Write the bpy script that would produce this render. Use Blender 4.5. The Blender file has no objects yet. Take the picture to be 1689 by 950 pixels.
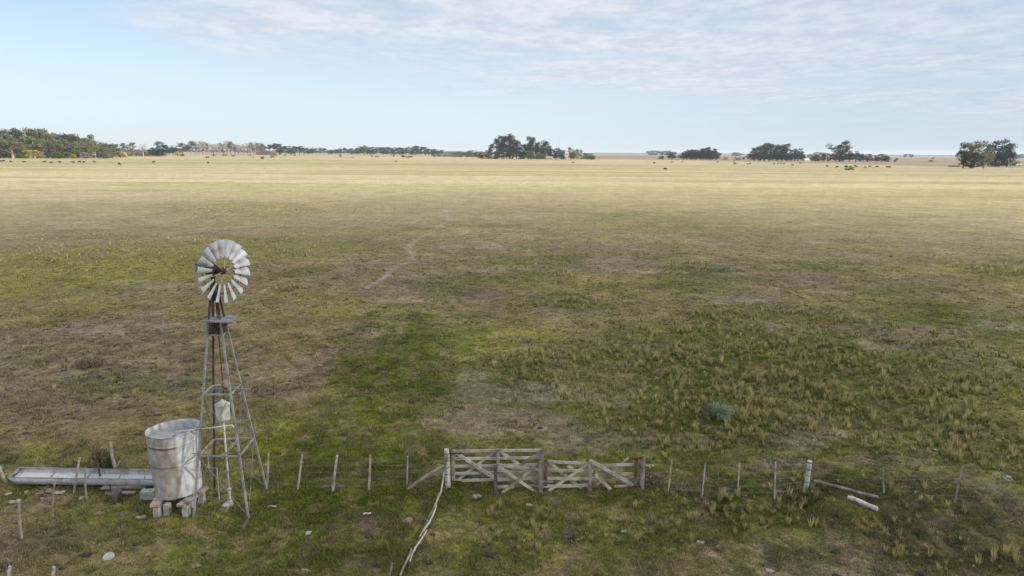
import bpy, math, random
import numpy as np
from mathutils import Vector, Matrix, Euler

S = bpy.context.scene
COL = S.collection
R = math.radians

# ------------------------------------------------------------------ camera
CAMZ = 10.4
PITCH, ROLL = 11.26, 0.40
cam_d = bpy.data.cameras.new('camera')
cam = bpy.data.objects.new('camera', cam_d); COL.objects.link(cam)
cam_d.lens = 24.0; cam_d.sensor_width = 36.0
cam_d.clip_start = 0.1; cam_d.clip_end = 60000
CM = Matrix.Translation((0, 0, CAMZ)) @ Matrix.Rotation(R(90 - PITCH), 4, 'X') @ Matrix.Rotation(R(ROLL), 4, 'Z')
cam.matrix_world = CM
S.camera = cam

# ------------------------------------------------------------------ exposure
S.view_settings.view_transform = 'Standard'
S.view_settings.look = 'None'
S.view_settings.gamma = 1.0
S.view_settings.use_curve_mapping = False
S.view_settings.exposure = 0.80
S.cycles.max_bounces = 6
S.cycles.volume_bounces = 1
S.cycles.transparent_max_bounces = 8
S.cycles.sample_clamp_indirect = 6.0
S.cycles.use_denoising = True

# ------------------------------------------------------------------ sun and sky
SUN_EL = 32.0
SUN_AZ = 108.0            # clockwise from +Y: the sun stands to the right, slightly behind
sdir = Vector((math.sin(R(SUN_AZ)) * math.cos(R(SUN_EL)), math.cos(R(SUN_AZ)) * math.cos(R(SUN_EL)), math.sin(R(SUN_EL))))
sl = bpy.data.lights.new('sun', 'SUN'); sl.energy = 4.2; sl.angle = R(1.2); sl.color = (1.0, 0.93, 0.82)
so = bpy.data.objects.new('sun', sl); COL.objects.link(so)
so.rotation_euler = sdir.to_track_quat('Z', 'Y').to_euler()

W = bpy.data.worlds.new('World'); S.world = W; W.use_nodes = True
nt = W.node_tree; nt.nodes.clear()

class NG:
    def __init__(s, nt): s.nt = nt; s.N = nt.nodes; s.L = nt.links
    def n(s, t, **k):
        q = s.N.new(t)
        for a, b in k.items(): setattr(q, a, b)
        return q
    def put(s, sock, v):
        if hasattr(v, 'is_linked') or hasattr(v, 'default_value') and not isinstance(v, (int, float, tuple)): s.L.new(v, sock)
        else: sock.default_value = v
    def math(s, op, a, b=0.0, c=0.0, clamp=False):
        q = s.n('ShaderNodeMath', operation=op); q.use_clamp = clamp
        s.put(q.inputs[0], a); s.put(q.inputs[1], b); s.put(q.inputs[2], c)
        return q.outputs[0]
    def noise(s, vec, scale, detail=4, rough=0.55, dist=0.0, col=False):
        q = s.n('ShaderNodeTexNoise'); s.L.new(vec, q.inputs['Vector'])
        q.inputs['Scale'].default_value = scale; q.inputs['Detail'].default_value = detail
        q.inputs['Roughness'].default_value = rough; q.inputs['Distortion'].default_value = dist
        return q.outputs['Color' if col else 'Fac']
    def ramp(s, v, a, b, lo=0.0, hi=1.0, smooth=True):
        q = s.n('ShaderNodeMapRange'); q.interpolation_type = 'SMOOTHSTEP' if smooth else 'LINEAR'
        s.put(q.inputs[0], v); s.put(q.inputs[1], a); s.put(q.inputs[2], b); s.put(q.inputs[3], lo); s.put(q.inputs[4], hi)
        return q.outputs[0]
    def mix(s, f, a, b, mode='MIX'):
        q = s.n('ShaderNodeMix', data_type='RGBA', blend_type=mode)
        s.put(q.inputs[0], f)
        for sk, v in ((q.inputs[6], a), (q.inputs[7], b)):
            if isinstance(v, tuple): sk.default_value = (*v[:3], 1)
            else: s.L.new(v, sk)
        return q.outputs[2]
    def mapping(s, vec, scale=(1, 1, 1), loc=(0, 0, 0), rot=(0, 0, 0)):
        q = s.n('ShaderNodeMapping'); s.L.new(vec, q.inputs[0])
        q.inputs['Scale'].default_value = scale; q.inputs['Location'].default_value = loc; q.inputs['Rotation'].default_value = rot
        return q.outputs[0]

g = NG(nt)
sky = g.n('ShaderNodeTexSky'); sky.sky_type = 'NISHITA'; sky.sun_disc = False
sky.sun_elevation = R(SUN_EL); sky.sun_rotation = R(SUN_AZ)
sky.air_density = 1.0; sky.dust_density = 0.6; sky.ozone_density = 1.6
tc = g.n('ShaderNodeTexCoord'); dvec = tc.outputs['Generated']
sx = g.n('ShaderNodeSeparateXYZ'); nt.links.new(dvec, sx.inputs[0])
az = g.math('ARCTAN2', sx.outputs[0], sx.outputs[1])
hl = g.math('SQRT', g.math('ADD', g.math('MULTIPLY', sx.outputs[0], sx.outputs[0]), g.math('MULTIPLY', sx.outputs[1], sx.outputs[1])))
el = g.math('DIVIDE', sx.outputs[2], g.math('MAXIMUM', hl, 0.02))
zc = g.math('MAXIMUM', g.math('ADD', sx.outputs[2], 0.03), 0.02)
cb = g.n('ShaderNodeCombineXYZ')
nt.links.new(g.math('DIVIDE', sx.outputs[0], zc), cb.inputs[0]); nt.links.new(g.math('DIVIDE', sx.outputs[1], zc), cb.inputs[1])
pv = cb.outputs[0]
streak = g.noise(g.mapping(pv, (0.32, 0.75, 1), rot=(0, 0, R(14))), 1.0, 6, 0.58, 0.6)
puff = g.noise(g.mapping(pv, (1.9, 1.5, 1), loc=(3, 1, 0)), 1.0, 6, 0.6, 0.5)
fine = g.noise(g.mapping(pv, (7.0, 5.0, 1), loc=(7, 1, 0)), 1.0, 3, 0.55, 0.3)
# the edge of the cloud bank falls from left to right
edge = g.math('SUBTRACT', 0.097, g.math('MULTIPLY', az, 0.085))
edge = g.math('ADD', edge, g.ramp(az, -0.34, -0.66, 0.0, 0.10))
m = g.math('SUBTRACT', el, edge)
m = g.math('ADD', m, g.math('MULTIPLY', g.math('SUBTRACT', streak, 0.5), 0.17))
m = g.ramp(m, -0.045, 0.05)
thin = g.ramp(g.math('ADD', g.math('MULTIPLY', streak, 0.6), g.math('MULTIPLY', puff, 0.4)), 0.34, 0.60, 0.45, 0.95)
m = g.math('MULTIPLY', m, thin)
# faint low wisps near the horizon on the right
low = g.math('MULTIPLY', g.ramp(g.noise(g.mapping(pv, (0.06, 0.16, 1), loc=(1, 5, 0)), 1.0, 5, 0.6, 0.3), 0.50, 0.66), g.ramp(el, 0.012, 0.05))
low = g.math('MULTIPLY', g.math('MULTIPLY', low, g.ramp(az, -0.2, 0.35)), 0.45)
m = g.math('MAXIMUM', m, low, clamp=True)
shade = g.math('ADD', g.math('MULTIPLY', puff, 0.55), g.math('MULTIPLY', fine, 0.45))
ccol = g.mix(g.ramp(shade, 0.36, 0.64), (5.2, 5.7, 6.5), (6.5, 6.85, 7.4))
ccol = g.mix(g.ramp(az, 0.1, 0.7, 0.0, 1.0), ccol, g.mix(1.0, ccol, (.86, .90, .93), 'MULTIPLY'))
# milky air towards the horizon, brightest on the left
blue = g.mix(1.0, sky.outputs[0], (1.04, 1.12, 1.20), 'MULTIPLY')
air = g.mix(g.ramp(az, -0.1, 0.7), (6.1, 7.15, 8.0), (4.5, 5.5, 6.6))
skyc = g.mix(g.ramp(el, 0.0, 0.26, 0.85, 0.15), blue, air)
skyc = g.mix(m, skyc, ccol)
bg = g.n('ShaderNodeBackground'); nt.links.new(skyc, bg.inputs[0]); bg.inputs[1].default_value = 0.072
wo = g.n('ShaderNodeOutputWorld'); nt.links.new(bg.outputs[0], wo.inputs[0])

# ------------------------------------------------------------------ helpers: places
FPX = 1126.0
def ray(px, py):
    d = Vector((px - 844.5, 475.0 - py, -FPX)); d.normalize()
    return (CM.to_3x3() @ d).normalized()
def G(px, py, z=0.0):
    d = ray(px, py); t = (z - CAMZ) / d.z
    return Vector((d.x * t, d.y * t, z))
def V(px, py, Y):
    d = ray(px, py); t = Y / d.y
    return Vector((d.x * t, Y, CAMZ + d.z * t))
def atD(px, D):
    d = ray(px, 250.8); h = math.hypot(d.x, d.y)
    return Vector((d.x / h * D, d.y / h * D, 0))
def onplane(px, py, A, B):
    n = Vector((B.y - A.y, A.x - B.x, 0)); d = ray(px, py); o = Vector((0, 0, CAMZ))
    t = (A - o).dot(n) / d.dot(n)
    return o + d * t

# ------------------------------------------------------------------ helpers: noise
_rs = np.random.RandomState(5)
_T = _rs.rand(256, 256)
def vnoise(x, y):
    xi = np.floor(x).astype(np.int64); yi = np.floor(y).astype(np.int64)
    fx = x - xi; fy = y - yi; fx = fx * fx * (3 - 2 * fx); fy = fy * fy * (3 - 2 * fy)
    a = _T[xi & 255, yi & 255]; b = _T[(xi + 1) & 255, yi & 255]; c = _T[xi & 255, (yi + 1) & 255]; d = _T[(xi + 1) & 255, (yi + 1) & 255]
    return (a * (1 - fx) + b * fx) * (1 - fy) + (c * (1 - fx) + d * fx) * fy
def fbm(x, y, s, o=4, off=0.0):
    x = x / s + off; y = y / s + off * 1.7; v = 0; a = 0.5; t = 0
    for k in range(o):
        c, q = math.cos(0.5 * k), math.sin(0.5 * k)
        v = v + a * vnoise(x * c - y * q, x * q + y * c); t += a; x = x * 2.03 + 17.1; y = y * 2.03 + 5.3; a *= 0.55
    return v / t
def sst(v, a, b):
    t = np.clip((v - a) / (b - a), 0, 1); return t * t * (3 - 2 * t)

# ------------------------------------------------------------------ the lie of the land: patches as ellipses on the ground
def ell(px, py, rx, ry, s=1.0):
    c = G(px, py); dep = (Vector((c.x, c.y, -CAMZ))).length
    y0 = G(px, py + ry).y; y1 = G(px, py - ry).y
    return (c.x, (y0 + y1) / 2, rx * dep / FPX, (y1 - y0) / 2, s)
def patch(L, x, y, wob=1.25, seed=3.0):
    o = np.zeros_like(x)
    for cx, cy, rx, ry, s in L:
        k = max(rx, ry)
        w = (fbm(x, y, max(1.5, min(rx, ry) * 0.9), 4, seed) - 0.5) * wob * 2
        d = np.sqrt(((x - cx) / rx) ** 2 + ((y - cy) / ry) ** 2) + w
        o = np.maximum(o, s * (1 - sst(d, 0.35, 1.25)))
    return o
LUSH = [ell(625, 650, 110, 120, .85), ell(600, 760, 150, 55, .85), ell(680, 565, 90, 14, .8), ell(560, 830, 170, 60, .8), ell(540, 700, 70, 50, .6),
        ell(1010, 822, 160, 22, .8), ell(760, 820, 60, 40, .8), ell(1180, 790, 90, 25, .7), ell(900, 500, 120, 14, .5), ell(600, 610, 120, 22, .5),
        ell(1120, 470, 140, 22, .75), ell(1040, 420, 120, 8, .6), ell(860, 405, 60, 8, .7), ell(780, 465, 130, 16, .55), ell(230, 640, 130, 26, .45),
        ell(1500, 640, 160, 24, .8), ell(1330, 560, 150, 16, .7), ell(1350, 440, 130, 10, .6), ell(1560, 530, 150, 14, .6), ell(1250, 600, 170, 18, .6),
        ell(120, 790, 130, 22, .55), ell(250, 860, 150, 30, .5), ell(1020, 352, 100, 4, .6), ell(1180, 640, 190, 30, .65), ell(330, 580, 90, 20, .45),
        ell(470, 910, 160, 30, .5), ell(1190, 700, 110, 18, .7), ell(1400, 830, 240, 60, .45), ell(930, 760, 140, 26, .55), ell(450, 400, 70, 10, .4),
        ell(1100, 880, 140, 30, .4), ell(90, 590, 110, 16, .35), ell(1480, 480, 120, 9, .5), ell(640, 520, 110, 10, .35)]
BRIGHT = [ell(455, 722, 34, 26, 1), ell(440, 770, 30, 22, .6), ell(85, 748, 45, 14, .7), ell(620, 700, 60, 40, .3), ell(430, 700, 60, 14, .4), ell(1120, 548, 90, 12, .5), ell(780, 560, 90, 22, .35)]
OLIVE = [ell(210, 435, 250, 45, .8), ell(860, 565, 160, 35, .6), ell(330, 850, 220, 50, .5), ell(900, 880, 240, 50, .6), ell(1000, 480, 250, 30, .4),
         ell(430, 350, 190, 16, .6), ell(300, 305, 140, 6, .9), ell(90, 345, 160, 10, .4), ell(1640, 448, 80, 12, .8), ell(1200, 880, 160, 60, .6), ell(430, 540, 160, 22, .3)]
BROWN = [ell(490, 615, 70, 45, .9), ell(180, 540, 130, 36, .9), ell(620, 460, 180, 30, .7), ell(860, 505, 100, 20, .7), ell(1030, 520, 110, 24, .6),
         ell(790, 690, 110, 38, .45), ell(60, 620, 90, 40, .7), ell(1300, 700, 200, 28, .4), ell(1290, 770, 70, 26, .9), ell(1480, 560, 170, 22, .8),
         ell(620, 860, 90, 30, .5), ell(1560, 860, 170, 80, .7), ell(230, 700, 160, 22, .4), ell(740, 770, 80, 12, .5), ell(1100, 420, 260, 22, .4), ell(1180, 940, 190, 30, .6),
         ell(1390, 770, 90, 20, .7), ell(60, 900, 90, 40, .6), ell(30, 400, 120, 8, .6), ell(1560, 400, 200, 20, .3), ell(70, 825, 80, 12, .8), ell(480, 755, 60, 14, .5), ell(420, 800, 50, 10, .5)]
PALE = [ell(180, 545, 90, 14, .9), ell(680, 405, 8, 6, .3), ell(1470, 575, 120, 10, .8), ell(1290, 765, 46, 10, .7), ell(1420, 535, 90, 5, .5), ell(1000, 500, 60, 6, .3),
        ell(1230, 545, 60, 5, .5), ell(860, 430, 90, 6, .4), ell(1390, 500, 60, 4, .4), ell(80, 830, 50, 9, .4), ell(560, 430, 120, 6, .5), ell(1340, 775, 40, 12, .4)]
TUSS = [ell(1240, 620, 330, 90, 1), ell(1500, 700, 260, 70, .95), ell(1240, 700, 260, 55, .8), ell(900, 870, 140, 50, .6), ell(990, 600, 130, 45, .6), ell(1300, 530, 150, 22, .7),
        ell(960, 500, 70, 9, .7), ell(1160, 442, 70, 8, .8), ell(1640, 447, 70, 10, .9), ell(470, 480, 24, 7, .7), ell(430, 346, 130, 11, .7), ell(200, 420, 250, 34, .30),
        ell(320, 305, 120, 5, .6), ell(1600, 920, 130, 36, .4), ell(1420, 850, 230, 60, .30), ell(1040, 740, 150, 20, .35), ell(640, 690, 80, 60, .07), ell(160, 640, 180, 60, .10),
        ell(1180, 870, 160, 60, .5), ell(880, 450, 60, 8, .5), ell(1600, 600, 120, 60, .6), ell(750, 750, 200, 30, .06), ell(900, 310, 60, 4, .5)]
HUMM = [ell(1480, 850, 260, 100, 1), ell(1250, 800, 140, 40, .5), ell(1350, 640, 260, 60, .45), ell(900, 860, 120, 50, .25)]

def gz(x, y):
    d = np.hypot(x, y); near = 1 - sst(d, 60, 140)
    h = (fbm(x, y, 7.0, 4, 11.0) - 0.5) * 0.10 * near
    hm = patch(HUMM, x, y, 0.5, 9.0)
    b = fbm(x, y, 0.85, 3, 21.0)
    h = h + hm * (sst(b, 0.40, 0.66) - 0.35) * 0.26
    h = h + (fbm(x, y, 0.6, 3, 31.0) - 0.5) * 0.11 * near
    h = h + (fbm(x, y, 260.0, 3, 41.0) - 0.5) * 1.2 * sst(d, 150, 600)
    return h
def gz1(x, y): return float(gz(np.array([x], float), np.array([y], float))[0])

C_STRAW = np.array([0.40, 0.340, 0.225]); C_OLIVE = np.array([0.185, 0.170, 0.045]); C_LUSH = np.array([0.074, 0.098, 0.012])
C_BRIGHT = np.array([0.210, 0.225, 0.030]); C_BROWN = np.array([0.200, 0.154, 0.104]); C_PALE = np.array([0.34, 0.295, 0.235])
C_MUD = np.array([0.070, 0.052, 0.038]); C_FALLOW = np.array([0.25, 0.205, 0.150]); C_MEAD = np.array([0.31, 0.285, 0.145])
TR = [(605, 475), (628, 462), (650, 443), (675, 431), (682, 420), (669, 409), (688, 395), (722, 375), (741, 362), (733, 345), (760, 332), (800, 312)]
def landcol(x, y):
    d = np.hypot(x, y); far = sst(d, 48, 175)
    def mx(c, t, f): return c * (1 - f[:, None]) + t * f[:, None]
    big = fbm(x, y, 26.0, 5, 1.0); mid = fbm(x, y, 5.0, 5, 2.0); sm = fbm(x, y, 1.1, 4, 4.0)
    c = np.repeat(((C_OLIVE * .62 + C_BROWN * .38))[None], len(x), 0)
    c = mx(c, C_BROWN, sst(big + 0.5 * (mid - .5), .47, .66) * .75)
    c = mx(c, C_LUSH * 1.2, sst(1 - big + 0.7 * (mid - .5), .52, .68) * .42)
    c = mx(c, C_OLIVE * 1.3, sst(fbm(x * .6, y, 14.0, 4, 24.0), .52, .66) * .36)
    c = mx(c, C_LUSH * .8, sst(fbm(x * .6, y, 9.0, 5, 25.0), .56, .70) * .42)
    c = mx(c, C_BROWN * 1.1, sst(fbm(x * .6, y, 7.0, 5, 26.0), .55, .70) * .55)
    c = mx(c, C_PALE * .9, sst(fbm(x * .5, y, 4.0, 5, 27.0), .63, .74) * .45)
    c = mx(c, C_OLIVE * 1.25, patch(OLIVE, x, y) * .8)
    br = patch(BROWN, x, y, seed=5.0); c = mx(c, C_BROWN * (1.02), br * .8)
    lu = patch(LUSH, x, y, seed=7.0) * sst(mid + .3 * (sm - .5) + .25, .40, .75); c = mx(c, C_LUSH, lu * .88)
    core = patch([ell(640, 640, 75, 115, 1), ell(590, 765, 130, 40, .8), ell(560, 830, 130, 40, .6), ell(690, 566, 80, 12, .7)], x, y, .8, 13.0); c = mx(c, C_LUSH, core * (.55 + .35 * sst(mid, .35, .6)))
    c = mx(c, C_BRIGHT, patch(BRIGHT, x, y) * sst(mid, .15, .5) * .95)
    pl = patch(PALE, x, y, 1.1, 8.0) * sst(fbm(x, y, .9, 4, 12.0), .46, .66); c = mx(c, C_PALE, pl * .75)
    hm = patch(HUMM, x, y, .5, 9.0); b = fbm(x, y, .85, 3, 21.0)
    c = mx(c, C_MUD, hm * (1 - sst(b, .36, .56)) * .72)
    c = mx(c, C_LUSH * .9, hm * sst(b, .52, .7) * .6)
    tus = patch(TUSS, x, y, seed=6.0) * (1 - far); c = mx(c, C_LUSH * .75 + C_MUD * .25, tus * .60)
    # dry small flecks of litter
    c = c * (0.70 + 0.80 * sm)[:, None]
    dk = ell(1400, 870, 250, 90); dk2 = np.sqrt(((x - dk[0]) / dk[2]) ** 2 + ((y - dk[1]) / dk[3]) ** 2); c = mx(c, C_MUD * .6 + C_LUSH * .5, (1 - sst(dk2 + (mid - .5), .5, 1.2)) * (.35 + .55 * sst(fbm(x, y, 1.0, 3, 33.), .4, .6)))
    c = mx(c, np.array([.27, .195, .145]), sst(fbm(x, y, .45, 3, 14.0), .55, .74) * .45 * (1 - far))
    # beyond the near meadow the grass is dry and straw coloured
    st = C_STRAW * 1.0
    band = fbm(x * .35, y, 60.0, 4, 15.0); band2 = fbm(x * .25, y, 190.0, 4, 16.0)
    fc = np.repeat(st[None], len(x), 0)
    fc = mx(fc, C_MEAD, sst(band, .44, .62) * .60)
    fc = mx(fc, C_MEAD * .9, sst(band2, .46, .60) * .60 * sst(d, 250, 600))
    fc = fc * (0.86 + 0.28 * fbm(x, y, 9.0, 4, 17.0))[:, None]
    str_ = fbm(x * .045, y, 13.0, 4, 28.0); fc = mx(fc, C_MEAD * .62, sst(str_, .56, .70) * .55 * sst(d, 120, 300))
    str2 = fbm(x * .03, y, 34.0, 3, 29.0); fc = mx(fc, C_STRAW * 1.15, sst(str2, .58, .72) * .6 * sst(d, 120, 300))
    keep = np.maximum(patch(OLIVE, x, y) * .75, patch(LUSH, x, y, seed=7.0) * .6)
    c = mx(c, fc, far * (1 - .6 * keep))
    # ploughed and grazed fields behind, right of the central grove
    a = np.arctan2(x, y)
    edge = 1080 - 330 * sst(a, .14, .62) + 60 * (fbm(x, y, 240., 3, 18.) - .5)
    fl = sst(d - edge, -20, 60) * sst(a, .06, .10)
    fc2 = np.repeat(C_FALLOW[None], len(x), 0) * (0.7 + 0.55 * fbm(x * .2, y, 220.0, 4, 19.0))[:, None]
    c = mx(c, fc2, fl)
    fl2 = sst(d, 1250, 1500) * (1 - sst(a, .06, .10)); c = mx(c, C_STRAW * .85, fl2)
    # sheep-and-cattle trail worn to pale earth
    pts = [G(*p) for p in TR]; dd = np.full_like(x, 1e9)
    sel = (d > 30) & (d < 260) & (x > -40) & (x < 15)
    if sel.any():
        xs, ys = x[sel], y[sel]; q = np.full_like(xs, 1e9)
        for p0, p1 in zip(pts[:-1], pts[1:]):
            vx, vy = p1.x - p0.x, p1.y - p0.y; L2 = vx * vx + vy * vy
            t = np.clip(((xs - p0.x) * vx + (ys - p0.y) * vy) / L2, 0, 1)
            q = np.minimum(q, np.hypot(xs - p0.x - t * vx, ys - p0.y - t * vy))
        dd[sel] = q
    c = mx(c, C_PALE * 1.0, (1 - sst(dd, .12, .38)) * .85 * sst(fbm(x, y, 2.5, 3, 20.), .2, .45))
    return np.clip(c, 0.01, .8)

# ------------------------------------------------------------------ materials
MATS = {}
def finish(m, g, col, rough, metallic=0.0, bump=None, bstr=0.3, bdist=0.02, spec=0.3, trans=0.0):
    b = g.n('ShaderNodeBsdfPrincipled')
    if isinstance(col, tuple): b.inputs['Base Color'].default_value = (*col[:3], 1)
    else: g.L.new(col, b.inputs['Base Color'])
    g.put(b.inputs['Roughness'], rough); b.inputs['Metallic'].default_value = metallic
    b.inputs['Specular IOR Level'].default_value = spec
    if bump is not None:
        q = g.n('ShaderNodeBump'); q.inputs['Strength'].default_value = bstr; q.inputs['Distance'].default_value = bdist
        g.L.new(bump, q.inputs['Height']); g.L.new(q.outputs[0], b.inputs['Normal'])
    o = g.n('ShaderNodeOutputMaterial')
    if trans > 0:
        t = g.n('ShaderNodeBsdfTranslucent')
        if isinstance(col, tuple): t.inputs[0].default_value = (*col[:3], 1)
        else: g.L.new(col, t.inputs[0])
        mx = g.n('ShaderNodeMixShader'); mx.inputs[0].default_value = trans
        g.L.new(b.outputs[0], mx.inputs[1]); g.L.new(t.outputs[0], mx.inputs[2]); g.L.new(mx.outputs[0], o.inputs[0])
    else: g.L.new(b.outputs[0], o.inputs[0])
    return m
def newmat(name):
    m = bpy.data.materials.new(name); m.use_nodes = True; m.node_tree.nodes.clear(); g = NG(m.node_tree); MATS[name] = m
    return m, g
def mat(name, c1, c2, scale=6.0, stretch=(1, 1, 1), rough=.8, metallic=0., bstr=.3, bdist=.01, contrast=(.35, .65), rnd=0.0, spec=.3):
    m, g = newmat(name); tc = g.n('ShaderNodeTexCoord')
    v = g.mapping(tc.outputs['Object'], stretch)
    n1 = g.noise(v, scale, 6, .62, .3)
    col = g.mix(g.ramp(n1, *contrast), c1, c2)
    n2 = g.noise(tc.outputs['Object'], scale * 4, 3, .6)
    col = g.mix(.5, col, g.mix(1.0, col, g.mix(n2, (.45, .45, .45), (1.5, 1.5, 1.5)), 'MULTIPLY'))
    if rnd:
        oi = g.n('ShaderNodeObjectInfo')
        col = g.mix(1.0, col, g.mix(oi.outputs['Random'], (1 - rnd,) * 3, (1 + rnd,) * 3), 'MULTIPLY')
    return finish(m, g, col, rough, metallic, n1, bstr, bdist, spec)
def attrmat(name, rough=.8, metallic=0., scale=8., var=.3, bstr=.2, bdist=.01, trans=0., spec=.3, stretch=(1, 1, 1)):
    m, g = newmat(name); a = g.n('ShaderNodeAttribute'); a.attribute_name = 'Col'
    tc = g.n('ShaderNodeTexCoord'); n1 = g.noise(g.mapping(tc.outputs['Object'], stretch), scale, 6, .6)
    col = g.mix(1.0, a.outputs['Color'], g.mix(g.ramp(n1, .3, .7), (1 - var,) * 3, (1 + var,) * 3), 'MULTIPLY')
    return finish(m, g, col, rough, metallic, n1, bstr, bdist, spec, trans)
def leafmat(name, c, c2, rnd=.22):
    m, g = newmat(name); ge = g.n('ShaderNodeNewGeometry'); oi = g.n('ShaderNodeObjectInfo')
    tc = g.n('ShaderNodeTexCoord')
    f = g.math('ADD', g.math('MULTIPLY', ge.outputs['Random Per Island'], .6), g.math('MULTIPLY', g.noise(tc.outputs['Object'], .35, 3), .5))
    col = g.mix(g.ramp(f, .2, .85, smooth=False), c, c2)
    col = g.mix(1.0, col, g.mix(oi.outputs['Random'], (1 - rnd,) * 3, (1 + rnd,) * 3), 'MULTIPLY')
    return finish(m, g, col, .75, trans=.25, spec=.2)

mat('wood_grey', (.44, .38, .33), (.20, .16, .13), 3.0, (1, 1, 1), .9, bstr=.5, rnd=.14)
mat('wood_pale', (.60, .55, .49), (.34, .29, .24), 4.0, (1, 1, 1), .9, bstr=.4, rnd=.10)
mat('wood_dark', (.20, .15, .12), (.09, .068, .052), 5.0, (1, 1, 1), .95, bstr=.5, rnd=.10)
mat('bark_white', (.62, .59, .53), (.16, .14, .11), 5.0, (1, 1, .45), .9, bstr=.6, contrast=(.45, .62))
mat('paint_green', (.58, .61, .55), (.27, .29, .25), 5.0, (1, 1, .6), .85, bstr=.4, contrast=(.45, .7))
mat('galvanised', (.66, .66, .67), (.44, .43, .43), 4.0, (1, 1, 1), .6, .10, bstr=.15)
mat('steel_dull', (.34, .33, .33), (.20, .17, .15), 5.0, (1, 1, 1), .6, .3, bstr=.2)
mat('leg_steel', (.47, .46, .45), (.27, .25, .24), 3.0, (1, 1, 1), .65, .15, bstr=.15)
mat('board_grey', (.34, .34, .37), (.21, .20, .21), 5.0, (1, 1, 1), .9, bstr=.4)
mat('rust', (.115, .048, .030), (.055, .028, .022), 9.0, (1, 1, 1), .9, .1, bstr=.5)
mat('rust_red', (.15, .048, .036), (.12, .035, .025), 9.0, (1, 1, 1), .8, .1, bstr=.3)
mat('brown_steel', (.15, .10, .075), (.075, .052, .042), 5.0, (1, 1, .4), .85, .2, bstr=.4)
mat('drum_white', (.82, .79, .75), (.50, .46, .41), 3.0, (1, 1, 1), .6, 0, bstr=.15)
mat('dung', (.07, .052, .04), (.04, .03, .025), 9.0, (1, 1, 1), .95, bstr=.3)
mat('mud', (.37, .275, .22), (.26, .185, .145), 9.0, (1, 1, 1), .95, bstr=.6)
mat('concrete', (.55, .53, .50), (.33, .31, .28), 6.0, (1, 1, 1), .95, bstr=.5, rnd=.1)
mat('stone_white', (.44, .41, .35), (.24, .21, .17), 5.0, (1, 1, 1), .95, bstr=.6, rnd=.15)
mat('stone_pink', (.33, .24, .20), (.19, .14, .11), 7.0, (1, 1, 1), .95, bstr=.6)
mat('brick', (.29, .15, .105), (.19, .12, .09), 8.0, (1, 1, 1), .95, bstr=.6)
mat('twigs', (.24, .19, .14), (.09, .07, .055), 7.0, (1, 1, 1), .95, bstr=.3)
mat('wire', (.32, .31, .29), (.22, .19, .17), 3.0, (1, 1, 1), .6, .4, bstr=.0)
mat('trunk_pale', (.40, .335, .29), (.24, .195, .165), .6, (1, 1, .5), .9, bstr=.2, rnd=.15)
mat('trunk_dark', (.16, .13, .105), (.09, .072, .06), .6, (1, 1, .5), .9, bstr=.2)
mat('hide_brown', (.13, .055, .032), (.06, .03, .02), 1.5, (1, 1, 1), .85, bstr=.0, rnd=.3)
mat('hide_black', (.030, .024, .022), (.018, .015, .014), 1.5, (1, 1, 1), .8, bstr=.0)
mat('hide_white', (.62, .58, .52), (.42, .38, .33), 1.5, (1, 1, 1), .85, bstr=.0)
mat('wall_white', (.78, .76, .72), (.62, .59, .55), .5, (1, 1, 1), .9, bstr=.0)
mat('wall_pink', (.44, .30, .25), (.34, .23, .19), .7, (1, 1, 1), .9, bstr=.0)
mat('roof_grey', (.40, .40, .41), (.28, .28, .28), .7, (1, 1, 1), .7, bstr=.0)
mat('pane_dark', (.03, .032, .035), (.02, .02, .022), 1, (1, 1, 1), .3, bstr=.0)
attrmat('tank_metal', .6, .10, 5.0, .22, .35, .012, stretch=(1, 1, .8))
attrmat('blade_metal', .5, .12, 7.0, .12, .15, .004)
attrmat('grass_blades', .75, 0, 2.0, .12, 0, .0, trans=.42, spec=.15)
leafmat('leaf_dark', (.014, .024, .018), (.036, .049, .030))
leafmat('leaf_euca', (.055, .070, .042), (.120, .135, .080))
leafmat('leaf_olive', (.115, .125, .060), (.235, .230, .120))
leafmat('leaf_green', (.085, .125, .038), (.155, .205, .070))
leafmat('leaf_yellow', (.30, .27, .045), (.55, .42, .07))
leafmat('leaf_orange', (.26, .18, .05), (.44, .32, .09))
leafmat('leaf_grey', (.20, .165, .145), (.34, .285, .25))
leafmat('leaf_rust', (.17, .135, .085), (.29, .22, .14))
leafmat('leaf_blue', (.20, .25, .135), (.38, .45, .27))
leafmat('leaf_far', (.030, .044, .036), (.055, .075, .060))

m, g = newmat('ground')
a = g.n('ShaderNodeAttribute'); a.attribute_name = 'Col'
ge = g.n('ShaderNodeNewGeometry'); pos = ge.outputs['Position']
n1 = g.noise(pos, 5.0, 6, .68); n2 = g.noise(pos, 22.0, 4, .7); n3 = g.noise(pos, .9, 5, .6); n4 = g.noise(pos, .20, 7, .68); n5 = g.noise(pos, 1.9, 5, .7)
v = g.math('ADD', g.math('MULTIPLY', n1, .45), g.math('MULTIPLY', n2, .35)); v = g.math('ADD', v, g.math('MULTIPLY', n3, .20))
col = g.mix(1.0, a.outputs['Color'], g.mix(g.ramp(v, .34, .66), (.34, .34, .36), (1.66, 1.62, 1.54)), 'MULTIPLY')
col = g.mix(1.0, col, g.mix(g.ramp(g.math('ADD', g.math('MULTIPLY', n4, .4), g.math('MULTIPLY', n5, .6)), .36, .64), (.66, .68, .68), (1.34, 1.30, 1.26)), 'MULTIPLY')
# pale flecks of straw and dark flecks of bare soil
col = g.mix(g.math('MULTIPLY', g.ramp(n2, .60, .72), .35), col, (.40, .34, .24))
finish(m, g, col, .95, 0, v, .9, .07, spec=.1)

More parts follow.
